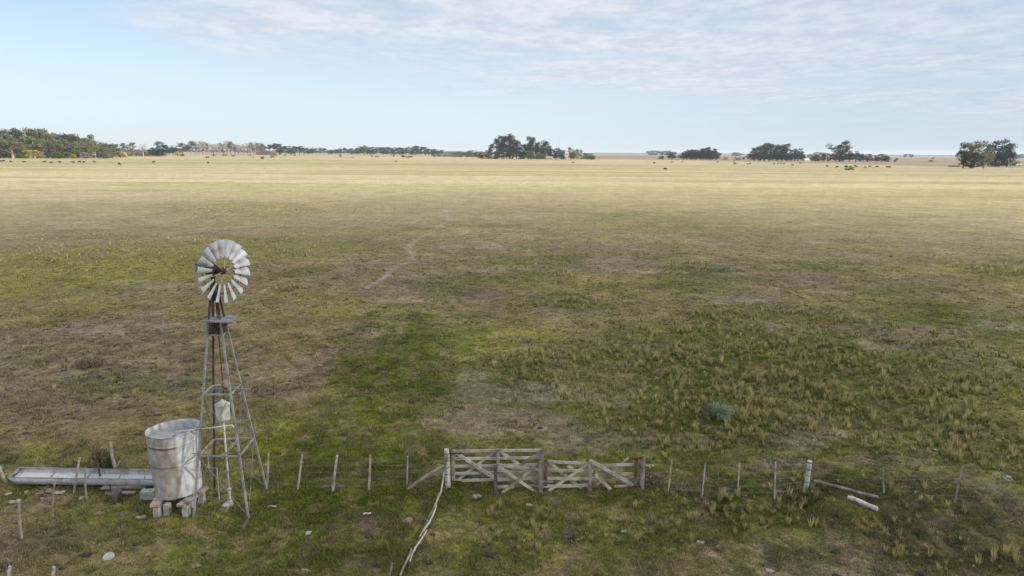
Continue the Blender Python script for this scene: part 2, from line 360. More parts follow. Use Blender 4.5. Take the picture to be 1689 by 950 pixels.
# ------------------------------------------------------------------ mesh builder
class MB:
    def __init__(s): s.v = []; s.f = []; s.c = None
    def add(s, vs, fs):
        o = len(s.v); s.v += [tuple(p) for p in vs]; s.f += [tuple(i + o for i in f) for f in fs]
    def beam(s, a, b, w, h, up=(0, 0, 1), taper=1.0, jit=0.0):
        a = Vector(a); b = Vector(b); d = (b - a).normalized(); u = Vector(up)
        if abs(d.dot(u)) > .98: u = Vector((0, 1, 0))
        x = d.cross(u).normalized(); z = x.cross(d)
        vs = []
        for p, t in ((a, 1), (a * .5 + b * .5 + x * random.uniform(-jit, jit) + z * random.uniform(-jit, jit), .5 + .5 * taper), (b, taper)):
            for i, j in ((-1, -1), (1, -1), (1, 1), (-1, 1)): vs.append(p + x * (i * w / 2 * t) + z * (j * h / 2 * t))
        fs = [(0, 1, 2, 3), (11, 10, 9, 8)]
        for k in (0, 4):
            for i in range(4): j = (i + 1) % 4; fs.append((k + 4 + i, k + 4 + j, k + j, k + i))
        s.add(vs, fs); return s
    def tube(s, pts, rad, n=8, cap=True, jit=0.0):
        pts = [Vector(p) for p in pts]; N = len(pts)
        if not hasattr(rad, '__len__'): rad = [rad] * N
        vs = []; fs = []; prev = None
        for i, p in enumerate(pts):
            d = (pts[min(i + 1, N - 1)] - pts[max(i - 1, 0)]).normalized()
            if prev is None:
                u = Vector((0, 0, 1)) if abs(d.z) < .9 else Vector((1, 0, 0)); x = d.cross(u).normalized()
            else: x = (prev - d * prev.dot(d)).normalized()
            prev = x; y = d.cross(x)
            for k in range(n):
                t = 2 * math.pi * k / n; r = rad[i] * (1 + random.uniform(-jit, jit)); vs.append(p + x * (math.cos(t) * r) + y * (math.sin(t) * r))
        for i in range(N - 1):
            for k in range(n): k2 = (k + 1) % n; fs.append((i * n + k, i * n + k2, (i + 1) * n + k2, (i + 1) * n + k))
        if cap: fs.append(tuple(range(n))[::-1]); fs.append(tuple((N - 1) * n + k for k in range(n)))
        s.add(vs, fs); return s
    def lathe(s, c, prof, n=24):
        return s.tube([Vector(c) + Vector((0, 0, z)) for r, z in prof], [max(r, .001) for r, z in prof], n)
    def blob(s, c, r, seed=0, n=10, m=7, rough=.25):
        rg = random.Random(seed); vs = []; fs = []
        ph = [rg.uniform(0, 6.28) for _ in range(6)]
        for i in range(m + 1):
            t = math.pi * i / m
            for k in range(n):
                p = 2 * math.pi * k / n
                d = Vector((math.sin(t) * math.cos(p), math.sin(t) * math.sin(p), math.cos(t)))
                q = 1 + rough * (math.sin(2 * p + ph[0]) * math.sin(t) * .5 + math.sin(3 * t + ph[1]) * .4 + math.sin(3 * p + 2 * t + ph[2]) * math.sin(t) * .4) + rg.uniform(-.1, .1) * rough
                vs.append(Vector(c) + Vector((d.x * r[0] * q, d.y * r[1] * q, d.z * r[2] * q)))
        for i in range(m):
            for k in range(n): k2 = (k + 1) % n; fs.append((i * n + k, (i + 1) * n + k, (i + 1) * n + k2, i * n + k2))
        s.add(vs, fs); return s
    def build(s, name, mt, parent=None, smooth=False, origin=None):
        me = bpy.data.meshes.new(name)
        o0 = Vector(origin) if origin is not None else None
        vv = s.v if o0 is None else [tuple(Vector(p) - o0) for p in s.v]
        me.from_pydata(vv, [], s.f); me.update()
        me.materials.append(MATS[mt])
        if smooth: me.shade_smooth()
        o = bpy.data.objects.new(name, me); COL.objects.link(o)
        if o0 is not None: o.location = o0
        if parent is not None:
            o.parent = parent
            pl = parent.location if parent.parent is None else parent.location
            if o0 is None: o.location = -PLOC[parent.name]; PLOC[o.name] = Vector((0, 0, 0))
            else: o.location = o0 - PLOC[parent.name]; PLOC[o.name] = o0.copy()
        else: PLOC[o.name] = Vector(o.location)
        return o
PLOC = {}
def tag(o, label=None, cat=None, group=None, kind=None):
    if label: o['label'] = label
    if cat: o['category'] = cat
    if group: o['group'] = group
    if kind: o['kind'] = kind
    return o
def thing(name, label, cat, loc=(0, 0, 0), group=None):
    o = bpy.data.objects.new(name, None); COL.objects.link(o); o.location = loc; o.empty_display_size = .2
    PLOC[o.name] = Vector(loc); return tag(o, label, cat, group)
def copy_tree(o, loc=None, rz=0.0, sc=(1, 1, 1), parent=None):
    c = o.copy(); COL.objects.link(c)
    if parent is not None: c.parent = parent
    if loc is not None: c.location = loc; c.rotation_euler = (0, 0, rz); c.scale = sc
    for ch in CH.get(o.name, []): copy_tree(ch, parent=c)
    return c
CH = {}

def fastmesh(name, verts, tris, mt, cols=None, quads=None):
    me = bpy.data.meshes.new(name)
    me.vertices.add(len(verts)); me.vertices.foreach_set('co', verts.astype(np.float32).ravel())
    nq = 0 if quads is None else len(quads); ntr = 0 if tris is None else len(tris)
    loops = []; starts = []; 
    if ntr: loops.append(tris.ravel()); starts.append(np.arange(ntr) * 3)
    if nq: loops.append(quads.ravel()); starts.append(np.arange(nq) * 4 + ntr * 3)
    loops = np.concatenate(loops).astype(np.int32); starts = np.concatenate(starts).astype(np.int32)
    me.loops.add(len(loops)); me.loops.foreach_set('vertex_index', loops)
    me.polygons.add(ntr + nq); me.polygons.foreach_set('loop_start', starts)
    me.update(calc_edges=True)
    if cols is not None:
        ca = me.attributes.new('Col', 'FLOAT_COLOR', 'POINT')
        ca.data.foreach_set('color', np.concatenate([cols, np.ones((len(cols), 1))], 1).astype(np.float32).ravel())
    me.materials.append(MATS[mt])
    o = bpy.data.objects.new(name, me); COL.objects.link(o); PLOC[o.name] = Vector((0, 0, 0))
    return o

# ------------------------------------------------------------------ ground: one sheet to the horizon
rr = [0.0, 2.5]
while rr[-1] < 15000: rr.append(rr[-1] * (1.0075 if 11 < rr[-1] < 400 else (1.02 if rr[-1] > 400 else 1.06)))
rr = np.array(rr)
fa = np.arange(-54, 54.001, .30); ca_ = np.concatenate([np.arange(-180, -54, 3.0), fa, np.arange(57, 180, 3.0)])
th = np.radians(ca_)
NR, NA = len(rr), len(th)
X = (rr[:, None] * np.sin(th)[None]).ravel(); Y = (rr[:, None] * np.cos(th)[None]).ravel()
Z = gz(X, Y); gv = np.stack([X, Y, Z], 1)
i = np.arange(NR - 1)[:, None]; j = np.arange(NA)[None]; j2 = (j + 1) % NA
q = np.stack([i * NA + j + 0 * i, i * NA + j2, (i + 1) * NA + j2, (i + 1) * NA + j + 0 * i], -1).reshape(-1, 4)
go = fastmesh('ground', gv, None, 'ground', landcol(X, Y), q[:, ::-1]); go.data.shade_smooth(); tag(go, kind='structure')

# ------------------------------------------------------------------ grass
rs = np.random.RandomState(11)
def blades(x, y, nb, hgt, wid, spread, lean, base, tip, seg2=False):
    """x,y tuft roots; arrays hgt per tuft; colours per tuft"""
    N = len(x); X0 = np.repeat(x, nb); Y0 = np.repeat(y, nb); H = np.repeat(hgt, nb) * rs.uniform(.55, 1.1, N * nb)
    sp = np.repeat(spread, nb); an = rs.uniform(0, 2 * np.pi, N * nb); rad = np.sqrt(rs.rand(N * nb)) * sp
    bx = X0 + np.cos(an) * rad; by = Y0 + np.sin(an) * rad; bz = gz(bx, by) - .01
    ln = lean * rs.uniform(.2, 1.2, N * nb) * H; an2 = an + rs.uniform(-.7, .7, N * nb)
    tx = bx + np.cos(an2) * ln; ty = by + np.sin(an2) * ln; tz = bz + H
    wa = rs.uniform(0, np.pi, N * nb); w = np.repeat(wid, nb) * rs.uniform(.6, 1.3, N * nb) / 2; wx, wy = np.cos(wa) * w, np.sin(wa) * w
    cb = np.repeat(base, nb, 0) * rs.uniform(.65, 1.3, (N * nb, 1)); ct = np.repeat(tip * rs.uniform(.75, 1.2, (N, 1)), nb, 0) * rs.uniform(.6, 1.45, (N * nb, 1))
    if not seg2:
        V_ = np.stack([np.stack([bx - wx, by - wy, bz], 1), np.stack([bx + wx, by + wy, bz], 1), np.stack([tx, ty, tz], 1)], 1).reshape(-1, 3)
        C_ = np.stack([cb, cb, ct], 1).reshape(-1, 3); T_ = np.arange(N * nb * 3).reshape(-1, 3); return V_, C_, T_, None
    mx_, my_, mz_ = bx * .55 + tx * .45 - (tx - bx) * .12, by * .55 + ty * .45 - (ty - by) * .12, bz + H * .55
    V_ = np.stack([np.stack([bx - wx, by - wy, bz], 1), np.stack([bx + wx, by + wy, bz], 1), np.stack([mx_ + wx * .8, my_ + wy * .8, mz_], 1), np.stack([mx_ - wx * .8, my_ - wy * .8, mz_], 1), np.stack([tx, ty, tz], 1)], 1).reshape(-1, 3)
    cm = (cb + ct) / 2; C_ = np.stack([cb, cb, cm, cm, ct], 1).reshape(-1, 3)
    k = np.arange(N * nb)[:, None] * 5
    return V_, C_, k + np.array([[3, 2, 4]]), k + np.array([[0, 1, 2, 3]])
def polar(n, d0, d1, pw=2.0, a=45):
    u = rs.rand(n)
    d = d0 * (d1 / d0) ** u if pw == 2 else (d0 ** (2 - pw) + u * (d1 ** (2 - pw) - d0 ** (2 - pw))) ** (1 / (2 - pw))
    t = np.radians(rs.uniform(-a, a, n)); return d * np.sin(t), d * np.cos(t), d
def tilt(c, y, f): return c
# short turf
x, y, d = polar(240000, 11.5, 125)
lc = landcol(x, y); lum = lc.mean(1); green = np.clip((lc[:, 1] / np.maximum(lc[:, 0], 1e-3) - .75) * 2.2, 0, 1)
keep = rs.rand(len(x)) < (.40 + .60 * green) * (1 - sst(d, 40, 120)); x, y, d, lc, green = x[keep], y[keep], d[keep], lc[keep], green[keep]
f = fbm(x, y, .6, 3, 51.0)
hh = (.02 + .16 * np.clip(f - .25, 0, 1)) * (1 + .3 * green) * (1 + d / 90)
mixy = (rs.rand(len(x)) < .22)[:, None]
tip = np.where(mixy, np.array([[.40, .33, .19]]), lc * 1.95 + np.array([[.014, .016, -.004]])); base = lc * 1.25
Vg, Cg, Tg, _ = blades(x, y, 5, hh, .012 + .0007 * d, .05 + .0012 * d, .9, base, tip)
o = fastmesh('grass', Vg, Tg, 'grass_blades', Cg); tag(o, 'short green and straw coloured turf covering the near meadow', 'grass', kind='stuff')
# medium clumps that give the turf its relief
x, y, d = polar(60000, 11.5, 130, 1.7)
cl = sst(fbm(x, y, 1.3, 3, 81.), .42, .66); keep = rs.rand(len(x)) < (.10 + .75 * cl) * (1 - sst(d, 30, 95)); x, y, d = x[keep], y[keep], d[keep]; lc = landcol(x, y); k_ = rs.rand(len(x))[:, None]
tipc = np.where(k_ < .30, np.array([[.42, .35, .20]]), np.where(k_ < .65, lc * 1.9, np.where(k_ < .85, np.array([[.13, .165, .045]]), np.array([[.22, .155, .10]]))))
Vg, Cg, Tg, _ = blades(x, y, 12, .07 + .13 * rs.rand(len(x)) ** 2, .012 + .0009 * d, .07 + .08 * rs.rand(len(x)), .9, lc * .8, tipc)
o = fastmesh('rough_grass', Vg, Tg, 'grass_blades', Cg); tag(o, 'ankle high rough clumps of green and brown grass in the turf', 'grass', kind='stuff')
# tall tussocks
x, y, d = polar(150000, 12, 190, 1.45)
den = patch(TUSS, x, y, .8, 6.0); cl = sst(fbm(x, y, 2.2, 3, 61.), .30, .62)
keep = rs.rand(len(x)) < den * (.25 + .75 * cl) * .52; x, y, d = x[keep], y[keep], d[keep]
f = rs.rand(len(x)) ** .6; sz = .35 + .85 * rs.rand(len(x)) ** 1.7
hz = .50 * sz * (1 - .35 * sst(d, 60, 120)) * (.62 + .38 * sst(d, 16, 32))
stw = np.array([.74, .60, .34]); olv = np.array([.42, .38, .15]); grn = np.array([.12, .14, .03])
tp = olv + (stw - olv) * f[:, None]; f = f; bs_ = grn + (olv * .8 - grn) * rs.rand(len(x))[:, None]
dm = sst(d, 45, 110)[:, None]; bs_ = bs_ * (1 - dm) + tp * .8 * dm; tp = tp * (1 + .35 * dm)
nearm = d < 55
parts = []
for msk, nb, ws in ((nearm, 34, .010), (~nearm, 14, .024)):
    parts.append(blades(x[msk], y[msk], nb, hz[msk], np.full(msk.sum(), ws) * (1 + d[msk] / 80), .042 * sz[msk], .24, bs_[msk], tp[msk], True))
vs, cs, ts, qs = [], [], [], []; off = 0
for V_, C_, T_, Q_ in parts: vs.append(V_); cs.append(C_); ts.append(T_ + off); qs.append(Q_ + off); off += len(V_)
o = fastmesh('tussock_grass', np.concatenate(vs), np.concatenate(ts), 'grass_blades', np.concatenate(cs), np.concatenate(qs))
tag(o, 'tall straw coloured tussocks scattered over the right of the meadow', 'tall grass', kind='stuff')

# ------------------------------------------------------------------ cloud that shades the near meadow, high to the right behind the viewpoint
HC = 500.0; offx = sdir.x / sdir.z * HC; offy = sdir.y / sdir.z * HC
nx_, ny_ = 64, 40
gx0, gx1, gy0, gy1 = -1500., 1300., -900., 300.
uu, vv = np.meshgrid(np.linspace(0, 1, nx_), np.linspace(0, 1, ny_), indexing='ij')
cx = gx0 + uu * (gx1 - gx0); cy = gy0 + vv * (gy1 - gy0)
cyw = cy + (fbm(cx, cy, 260., 3, 71.) - .5) * 120 - .045 * cx
prof = (1 - sst(cyw, -35, 215)) * sst(cy, gy0, gy0 + 250) * sst(cx, gx0, gx0 + 300) * (1 - sst(cx, gx1 - 300, gx1))
tk = 105.0 * prof * (.85 + .3 * fbm(cx, cy, 150., 3, 72.)) + .05
top = np.stack([cx + offx, cy + offy, HC + tk * .6], -1).reshape(-1, 3); bot = np.stack([cx + offx, cy + offy, HC - tk * .4], -1).reshape(-1, 3)
def gridq(a, b, o, flip):
    i = np.arange(a - 1)[:, None]; j = np.arange(b - 1)[None]
    q = np.stack([i * b + j, (i + 1) * b + j, (i + 1) * b + j + 1, i * b + j + 1], -1).reshape(-1, 4) + o
    return q[:, ::-1] if flip else q
nn = nx_ * ny_; Q = [gridq(nx_, ny_, 0, False), gridq(nx_, ny_, nn, True)]
ring = [k * ny_ for k in range(nx_)] + [(nx_ - 1) * ny_ + k for k in range(1, ny_)] + [k * ny_ + ny_ - 1 for k in range(nx_ - 2, -1, -1)] + [k for k in range(ny_ - 2, 0, -1)]
Q.append(np.array([[ring[k], ring[(k + 1) % len(ring)], ring[(k + 1) % len(ring)] + nn, ring[k] + nn] for k in range(len(ring))])[:, ::-1])
m, g = newmat('cloud_vapour'); pvn = g.n('ShaderNodeVolumePrincipled'); pvn.inputs['Color'].default_value = (1, 1, 1, 1)
pvn.inputs['Density'].default_value = .0095; pvn.inputs['Anisotropy'].default_value = .3
om = g.n('ShaderNodeOutputMaterial'); g.L.new(pvn.outputs[0], om.inputs['Volume'])
co = fastmesh('cloud', np.concatenate([top, bot]), None, 'cloud_vapour', None, np.concatenate(Q)); co.data.shade_smooth(); tag(co, kind='structure')

# haze over the whole plain
m, g = newmat('haze_air'); pvn = g.n('ShaderNodeVolumePrincipled'); pvn.inputs['Color'].default_value = (.80, .90, 1, 1)
pvn.inputs['Density'].default_value = 7.5e-5; pvn.inputs['Anisotropy'].default_value = .2
om = g.n('ShaderNodeOutputMaterial'); g.L.new(pvn.outputs[0], om.inputs['Volume'])
b = MB(); b.beam((-15300, 0, 28), (15300, 0, 28), 30600, 60); hz_o = b.build('haze', 'haze_air'); tag(hz_o, kind='stuff')


# ------------------------------------------------------------------ windmill
random.seed(4)
B = [G(319.5, 855), G(410, 855), G(440, 807), G(354, 811)]
Cn = sum(B, Vector()) / 4
TOPZ = 6.75
T4 = [Vector((Cn.x, Cn.y, TOPZ)) + (b - Cn) * .055 for b in B]
def leg_at(k, z): return B[k].lerp(T4[k], z / TOPZ)
wm = thing('windmill', 'grey steel lattice windmill with white bladed wheel beside the tank', 'windmill', Cn)
PZ = V(362, 526, Cn.y).z
for k in range(4):
    mb = MB(); mb.beam(leg_at(k, -.1), leg_at(k, PZ - .02), .05, .05); mb.build('leg', 'leg_steel' if k != 3 else 'brown_steel', wm)
    mb = MB(); mb.beam(leg_at(k, PZ + .03), leg_at(k, TOPZ), .05, .05); mb.build('mast_pole', 'brown_steel', wm)
lev = [V(363, 755.5, (B[0].y + B[1].y) / 2 + .1).z, V(363, 653, (B[0].y + B[1].y) / 2 + .3).z, PZ - .42]
for li, z in enumerate(lev):
    for k in range(4):
        a_, b_ = leg_at(k, z), leg_at((k + 1) % 4, z); mb = MB(); mb.beam(a_, b_, .042 if li < 2 else .035, .036); mb.build('girt', 'leg_steel', wm)
zs = [0.05] + lev
for li in range(3):
    for k in range(4):
        k2 = (k + 1) % 4
        if li == 2 and k != 9: continue
        for a_, b_ in ((leg_at(k, zs[li]), leg_at(k2, zs[li + 1])), (leg_at(k2, zs[li]), leg_at(k, zs[li + 1]))):
            mb = MB(); mb.tube([a_, b_], .009, 5); mb.build('brace', 'wire', wm)
for z in (1.9, 2.6, 3.3, 4.0, 4.7):
    p = leg_at(0, z); mb = MB(); mb.beam(p + Vector((-.16, -.02, 0)), p + Vector((.07, -.02, 0)), .02, .02); mb.build('climbing_peg', 'steel_dull', wm)
# platform of weathered boards
pc = Vector((Cn.x, Cn.y, PZ))
PL = [G(332, 530.5, PZ), G(377, 532, PZ), G(392, 521, PZ), G(352, 519, PZ)]
for i_ in range(5):
    t0, t1 = i_ / 5 + .012, (i_ + 1) / 5 - .012
    a0, b0 = PL[0].lerp(PL[3], (t0 + t1) / 2), PL[1].lerp(PL[2], (t0 + t1) / 2)
    if i_ == 2: pass
    mb = MB(); mb.beam(a0, b0, (PL[3] - PL[0]).length / 5 * .93, .035, jit=.004); mb.build('platform_board', 'board_grey', wm)
for t in (.25, .7):
    mb = MB(); a0, b0 = PL[0].lerp(PL[1], t), PL[3].lerp(PL[2], t); mb.beam(a0 - Vector((0, 0, .045)), b0 - Vector((0, 0, .045)), .05, .05); mb.build('platform_joist', 'wood_dark', wm)
mb = MB(); p = G(350, 535, PZ - .1); mb.beam(p, p + Vector((0, 0, -.14)), .04, .04); mb.build('platform_bracket', 'wood_dark', wm)
# head
HZ = TOPZ + .12
WY = R(63); n_ = Vector((math.sin(WY), -math.cos(WY), 0)); u_ = Vector((math.cos(WY), math.sin(WY), 0)); zz = Vector((0, 0, 1))
hd = Vector((Cn.x, Cn.y - .02, 0)); wc = hd + n_ * .42; wc.z = V(371, 447, wc.y).z; hd.z = wc.z
mb = MB(); mb.tube([Vector((Cn.x, Cn.y, TOPZ - .5)), Vector((hd.x, hd.y, wc.z - .1))], .045, 10); mb.build('mast_pipe', 'brown_steel', wm)
mb = MB(); mb.beam(hd - n_ * .17, hd + n_ * .16, .22, .24); mb.beam(hd - n_ * .10 + zz * .13, hd + n_ * .1 + zz * .13, .12, .08); mb.tube([hd - zz * .12, hd - zz * .32], [.08, .05], 10)
gb = mb.build('gearbox', 'rust', wm)
mb = MB(); mb.tube([hd + n_ * .14, wc - n_ * .05], .05, 10); mb.beam(hd + n_ * .1 - zz * .09 + u_ * .05, wc - n_ * .1 - zz * .03, .05, .05); mb.build('axle', 'rust', wm)
RW = .86; NB = 18
whl = MB()
def ringpts(r, off): return [wc + u_ * (math.cos(t) * r) + zz * (math.sin(t) * r) + n_ * off for t in [2 * math.pi * k / 48 for k in range(49)]]
whl.tube(ringpts(RW * .475, 0), .012, 5); whl.tube(ringpts(RW * .74, -.02), .011, 5)
wheel = whl.build('wheel', 'rust', wm)
mb = MB(); mb.tube([wc - n_ * .09, wc - n_ * .03, wc + n_ * .03, wc + n_ * .08], [.07, .10, .10, .055], 16); mb.build('hub', 'rust', wheel)
for k in range(6):
    t = 2 * math.pi * (k + .25) / 6; d_ = u_ * math.cos(t) + zz * math.sin(t)
    mb = MB(); mb.tube([wc + d_ * .07 + n_ * .05, wc + d_ * RW * .475, wc + d_ * RW * .74 - n_ * .02], .008, 5); mb.build('spoke', 'wood_pale', wheel)
beta = R(38); rg = random.Random(8)
for k in range(NB):
    t = 2 * math.pi * (k + .5) / NB + .02; e_r = u_ * math.cos(t) + zz * math.sin(t); e_t = u_ * math.sin(t) - zz * math.cos(t)
    ch = e_t * math.cos(beta) + n_ * math.sin(beta); nm = ch.cross(e_r).normalized()
    vs = []; cs = []; r0, r1 = RW * .44, RW * 1.02; w0, w1 = .125, .300; NRr, NC = 9, 7
    kind_ = rg.random()
    for side in (0, 1):
        for i_ in range(NRr):
            f = i_ / (NRr - 1); r = r0 + (r1 - r0) * f; w = w0 + (w1 - w0) * f
            for j_ in range(NC):
                s_ = j_ / (NC - 1) - .5
                p = wc + e_r * (r - 0) + ch * (w * s_) + nm * (.055 * (1 - 4 * s_ * s_) * w / .3) - nm * (.004 * side)
                vs.append(p)
                c = np.array([.62, .64, .68]) * (1 - .05 * abs(s_))
                rf = 0.
                if kind_ < .45: rf = 1.25 * max(0, 1 - abs(f - .5) / .32) * (.7 if s_ < .1 else .35) * .75
                elif kind_ < .6: rf = max(0, 1 - f / .5) * .45
                c = c * (1 - rf) + np.array([.34, .19, .12]) * rf
                cs.append(c)
    fs = []
    nn_ = NRr * NC
    for i_ in range(NRr - 1):
        for j_ in range(NC - 1):
            q_ = (i_ * NC + j_, i_ * NC + j_ + 1, (i_ + 1) * NC + j_ + 1, (i_ + 1) * NC + j_); fs.append(q_); fs.append(tuple(x_ + nn_ for x_ in q_[::-1]))
    rim = [j_ for j_ in range(NC)] + [i_ * NC + NC - 1 for i_ in range(1, NRr)] + [(NRr - 1) * NC + j_ for j_ in range(NC - 2, -1, -1)] + [i_ * NC for i_ in range(NRr - 2, 0, -1)]
    for a_ in range(len(rim)): b_ = rim[(a_ + 1) % len(rim)]; fs.append((b_, rim[a_], rim[a_] + nn_, b_ + nn_))
    mb = MB(); mb.add(vs, fs); o = mb.build('blade', 'blade_metal', wheel)
    ca = o.data.attributes.new('Col', 'FLOAT_COLOR', 'POINT'); ca.data.foreach_set('color', np.array([[*c, 1] for c in cs], np.float32).ravel())
# tail folded behind the wheel
ta = hd - n_ * .15; te = hd - n_ * .68
mb = MB(); mb.tube([ta + zz * .08, te + zz * .10], .018, 6); mb.tube([ta - zz * .08, te - zz * .08], .014, 6); mb.build('tail_arm', 'brown_steel', wm)
mb = MB(); tv = [(-.40, -.10), (-.70, -.20), (-.72, .26), (-.44, .16)]
for off in (0, .006): pass
vs = [hd + n_ * a_ + zz * b_ + u_ * o_ for o_ in (-.004, .004) for a_, b_ in tv]
mb.add(vs, [(0, 1, 2, 3), (7, 6, 5, 4)] + [((k + 1) % 4, k, k + 4, (k + 1) % 4 + 4) for k in range(4)]); mb.build('tail_vane', 'steel_dull', wm)
mb = MB(); mb.tube([Vector((Cn.x + .02, Cn.y, TOPZ - .3)), Vector((Cn.x + .03, Cn.y, 3.05))], .013, 6); mb.build('pump_rod', 'rust', wm)

# sticks nest under the platform
rg = random.Random(3); mb = MB(); nc = Vector((Cn.x + .02, Cn.y, PZ - .25))
for k in range(420):
    d_ = Vector((rg.gauss(0, 1), rg.gauss(0, 1), rg.gauss(0, .6))).normalized(); p = nc + Vector((rg.uniform(-1, 1) * .21, rg.uniform(-1, 1) * .21, rg.uniform(-1, 1) * .17))
    L = rg.uniform(.06, .16); mb.beam(p - d_ * L, p + d_ * L, .007, .007)
tag(mb.build('bird_nest', 'twigs'), 'shaggy brown stick nest packed under the windmill platform', 'nest')
p = V(372.5, 640, Cn.y); p.z = lev[1] + .025 + .13
mb = MB(); mb.blob(p, (.125, .125, .15), 5, 14, 9, .10)
mo = mb.build('mud_nest', 'mud', smooth=True); tag(mo, 'round clay brown nest sitting on a bar of the windmill', 'nest')
mb = MB(); mb.beam(Vector((p.x - .75, p.y, lev[1] + .0)), Vector((p.x + .7, p.y + .02, lev[1] + .0)), .05, .045); mb.build('cross_bar', 'steel_dull', wm)

# pump column with white drum
pb = G(380, 834); pc_ = thing('pump_column', 'white drum on a tall vertical pipe in the middle of the windmill', 'pump', pb)
zt = V(371, 691, pb.y).z; zt2 = V(371, 661, pb.y).z
mb = MB(); mb.tube([pb, Vector((pb.x, pb.y, zt + .05))], .025, 10); mb.build('riser_pipe', 'drum_white', pc_, True)
mb = MB(); mb.tube([pb + Vector((0, 0, .0)), pb + Vector((0, 0, .52))], .042, 12); mb.tube([pb + zz * .52, pb + zz * .56], .068, 12); mb.tube([pb + zz * .12, pb + zz * .16], .068, 12); mb.build('casing', 'galvanised', pc_, True)
mb = MB(); mb.blob(pb + Vector((-.06, -.02, .02)), (.17, .16, .10), 2, 12, 6, .2); mb.build('concrete_foot', 'concrete', pc_)
r_ = .20; mb = MB(); mb.tube([Vector((pb.x, pb.y, z_)) for z_ in (zt - .02, zt, zt + .01, zt2 - .13, zt2 - .12)], [.03, r_ * .93, r_ * .95, r_, r_ * 1.02], 28); mb.build('drum', 'drum_white', pc_)
mb = MB(); mb.tube([Vector((pb.x, pb.y, z_)) for z_ in (zt2 - .118, zt2 - .10, zt2 - .01, zt2 + .05)], [r_ * 1.05, r_ * 1.04, .07, .03], 28); mb.build('drum_lid', 'drum_white', pc_)
zp = V(375, 706.5, pb.y).z
mb = MB(); q1 = Vector((pb.x, pb.y, zp)); q0 = G(289, 712, 2.42); q2 = V(378, 708, pb.y + .0) + Vector((.06, .25, 0)); q3 = q2 + Vector((.02, .02, -.42))
mb.tube([q0 + Vector((0, 0, -.12)), q0, q0.lerp(q1, .5) + zz * .02, Vector((q2.x - .08, q2.y, q2.z + .02)), q2 + Vector((0, 0, -.05)), q3], .027, 8); mb.build('delivery_pipe', 'drum_white', pc_, True)
mb = MB(); mb.beam(V(365, 755, pb.y - .1), V(391, 727, pb.y + .25), .13, .035); mb.build('pump_lever', 'wood_grey', pc_)
# small pipe frame standing behind
b1 = G(362, 825); mb = MB(); mb.tube([b1, b1 + zz * 1.05, b1 + Vector((-.28, .1, 1.0)), b1 + Vector((-.30, .12, 1.45))], .015, 6)
tag(mb.build('standpipe', 'galvanised'), 'thin bent standpipe at the foot of the windmill behind the pump', 'pipe')

# ------------------------------------------------------------------ water tank
tb = G(295, 830, .42); tb.y = 18.85; tb.x = V(295, 800, 18.85).x
tcn = V(284, 712, 18.85)
tank = thing('water_tank', 'dented galvanised water tank with rust stains on concrete stilts', 'tank', (tb.x, tb.y, .0))
NS, NV = 144, 90; vs = []; cs = []; rg = random.Random(1)
def tank_pt(t, f, inset=0.0):
    rx = (.64 + .105 * f) - inset; ry = (.58 + .07 * f) - inset
    cxx = tb.x + (tcn.x - tb.x) * f * 1.0
    dent = -.05 * math.exp(-((t - 4.2) / .35) ** 2) * f + .02 * math.sin(3 * t + 1) * f + .012 * math.sin(7 * t + 5 * f)
    ridge = .014 * (math.exp(-((f - .83) / .012) ** 2) + math.exp(-((f - .52) / .012) ** 2)) + .012 * (f > .985)
    x_ = cxx + math.cos(t) * (rx + dent + ridge); y_ = tb.y + math.sin(t) * (ry + dent + ridge)
    z0 = .42 + .07 * math.cos(t - .45); z1 = 2.38 + .065 * math.cos(t - .45) + .02 * math.sin(2 * t + .5)
    return Vector((x_, y_, z0 + (z1 - z0) * f))
for lay in (0, 1):
    for i_ in range(NV + 1):
        f = i_ / NV
        for k in range(NS):
            t = 2 * math.pi * k / NS; vs.append(tank_pt(t, f, .02 * lay))
            c = np.array([.66, .66, .67]); a_ = math.degrees(t) % 360
            fr = sst(np.array([a_]), 196, 216)[0] * (1 - sst(np.array([a_]), 294, 303)[0])
            nz = float(fbm(np.array([t * 3.]), np.array([f * 3.]), .5, 4, 3.)[0])
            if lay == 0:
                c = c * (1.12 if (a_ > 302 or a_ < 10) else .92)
                if fr > 0:
                    rr_ = fr * (.38 + .45 * sst(nz, .38, .62)); rr_ += fr * .35 * sst(nz, .45, .55) * math.exp(-((f - .90) / .07) ** 2) + fr * .3 * math.exp(-((f - .5) / .1) ** 2); rr_ = min(rr_, .85)
                    c = c * (1 - rr_ * .85) + np.array([.37, .27, .195]) * rr_ * .85
                    ln = math.exp(-((f - .815) / .013) ** 2) + .5 * math.exp(-((f - .52) / .013) ** 2); ln = min(1, ln * fr * 1.3)
                    c = c * (1 - ln) + np.array([.20, .085, .05]) * ln
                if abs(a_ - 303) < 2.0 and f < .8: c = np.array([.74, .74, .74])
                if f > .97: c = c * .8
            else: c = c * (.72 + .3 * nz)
            cs.append(c)
fs = []; L1 = (NV + 1) * NS
for i_ in range(NV):
    for k in range(NS):
        k2 = (k + 1) % NS; q_ = (i_ * NS + k, i_ * NS + k2, (i_ + 1) * NS + k2, (i_ + 1) * NS + k); fs.append(q_); fs.append(tuple(x_ + L1 for x_ in q_[::-1]))
for k in range(NS): k2 = (k + 1) % NS; fs.append((NV * NS + k, NV * NS + k2, NV * NS + k2 + L1, NV * NS + k + L1))
fs.append(tuple(range(NS))[::-1]); fs.append(tuple(L1 + k for k in range(NS)))
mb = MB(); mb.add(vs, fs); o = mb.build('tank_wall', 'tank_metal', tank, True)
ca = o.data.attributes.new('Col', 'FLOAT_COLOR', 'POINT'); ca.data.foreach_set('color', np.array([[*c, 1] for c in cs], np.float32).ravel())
m, g = newmat('tank_water'); tc_ = g.n('ShaderNodeTexCoord'); nn1 = g.noise(tc_.outputs['Object'], 3., 3)
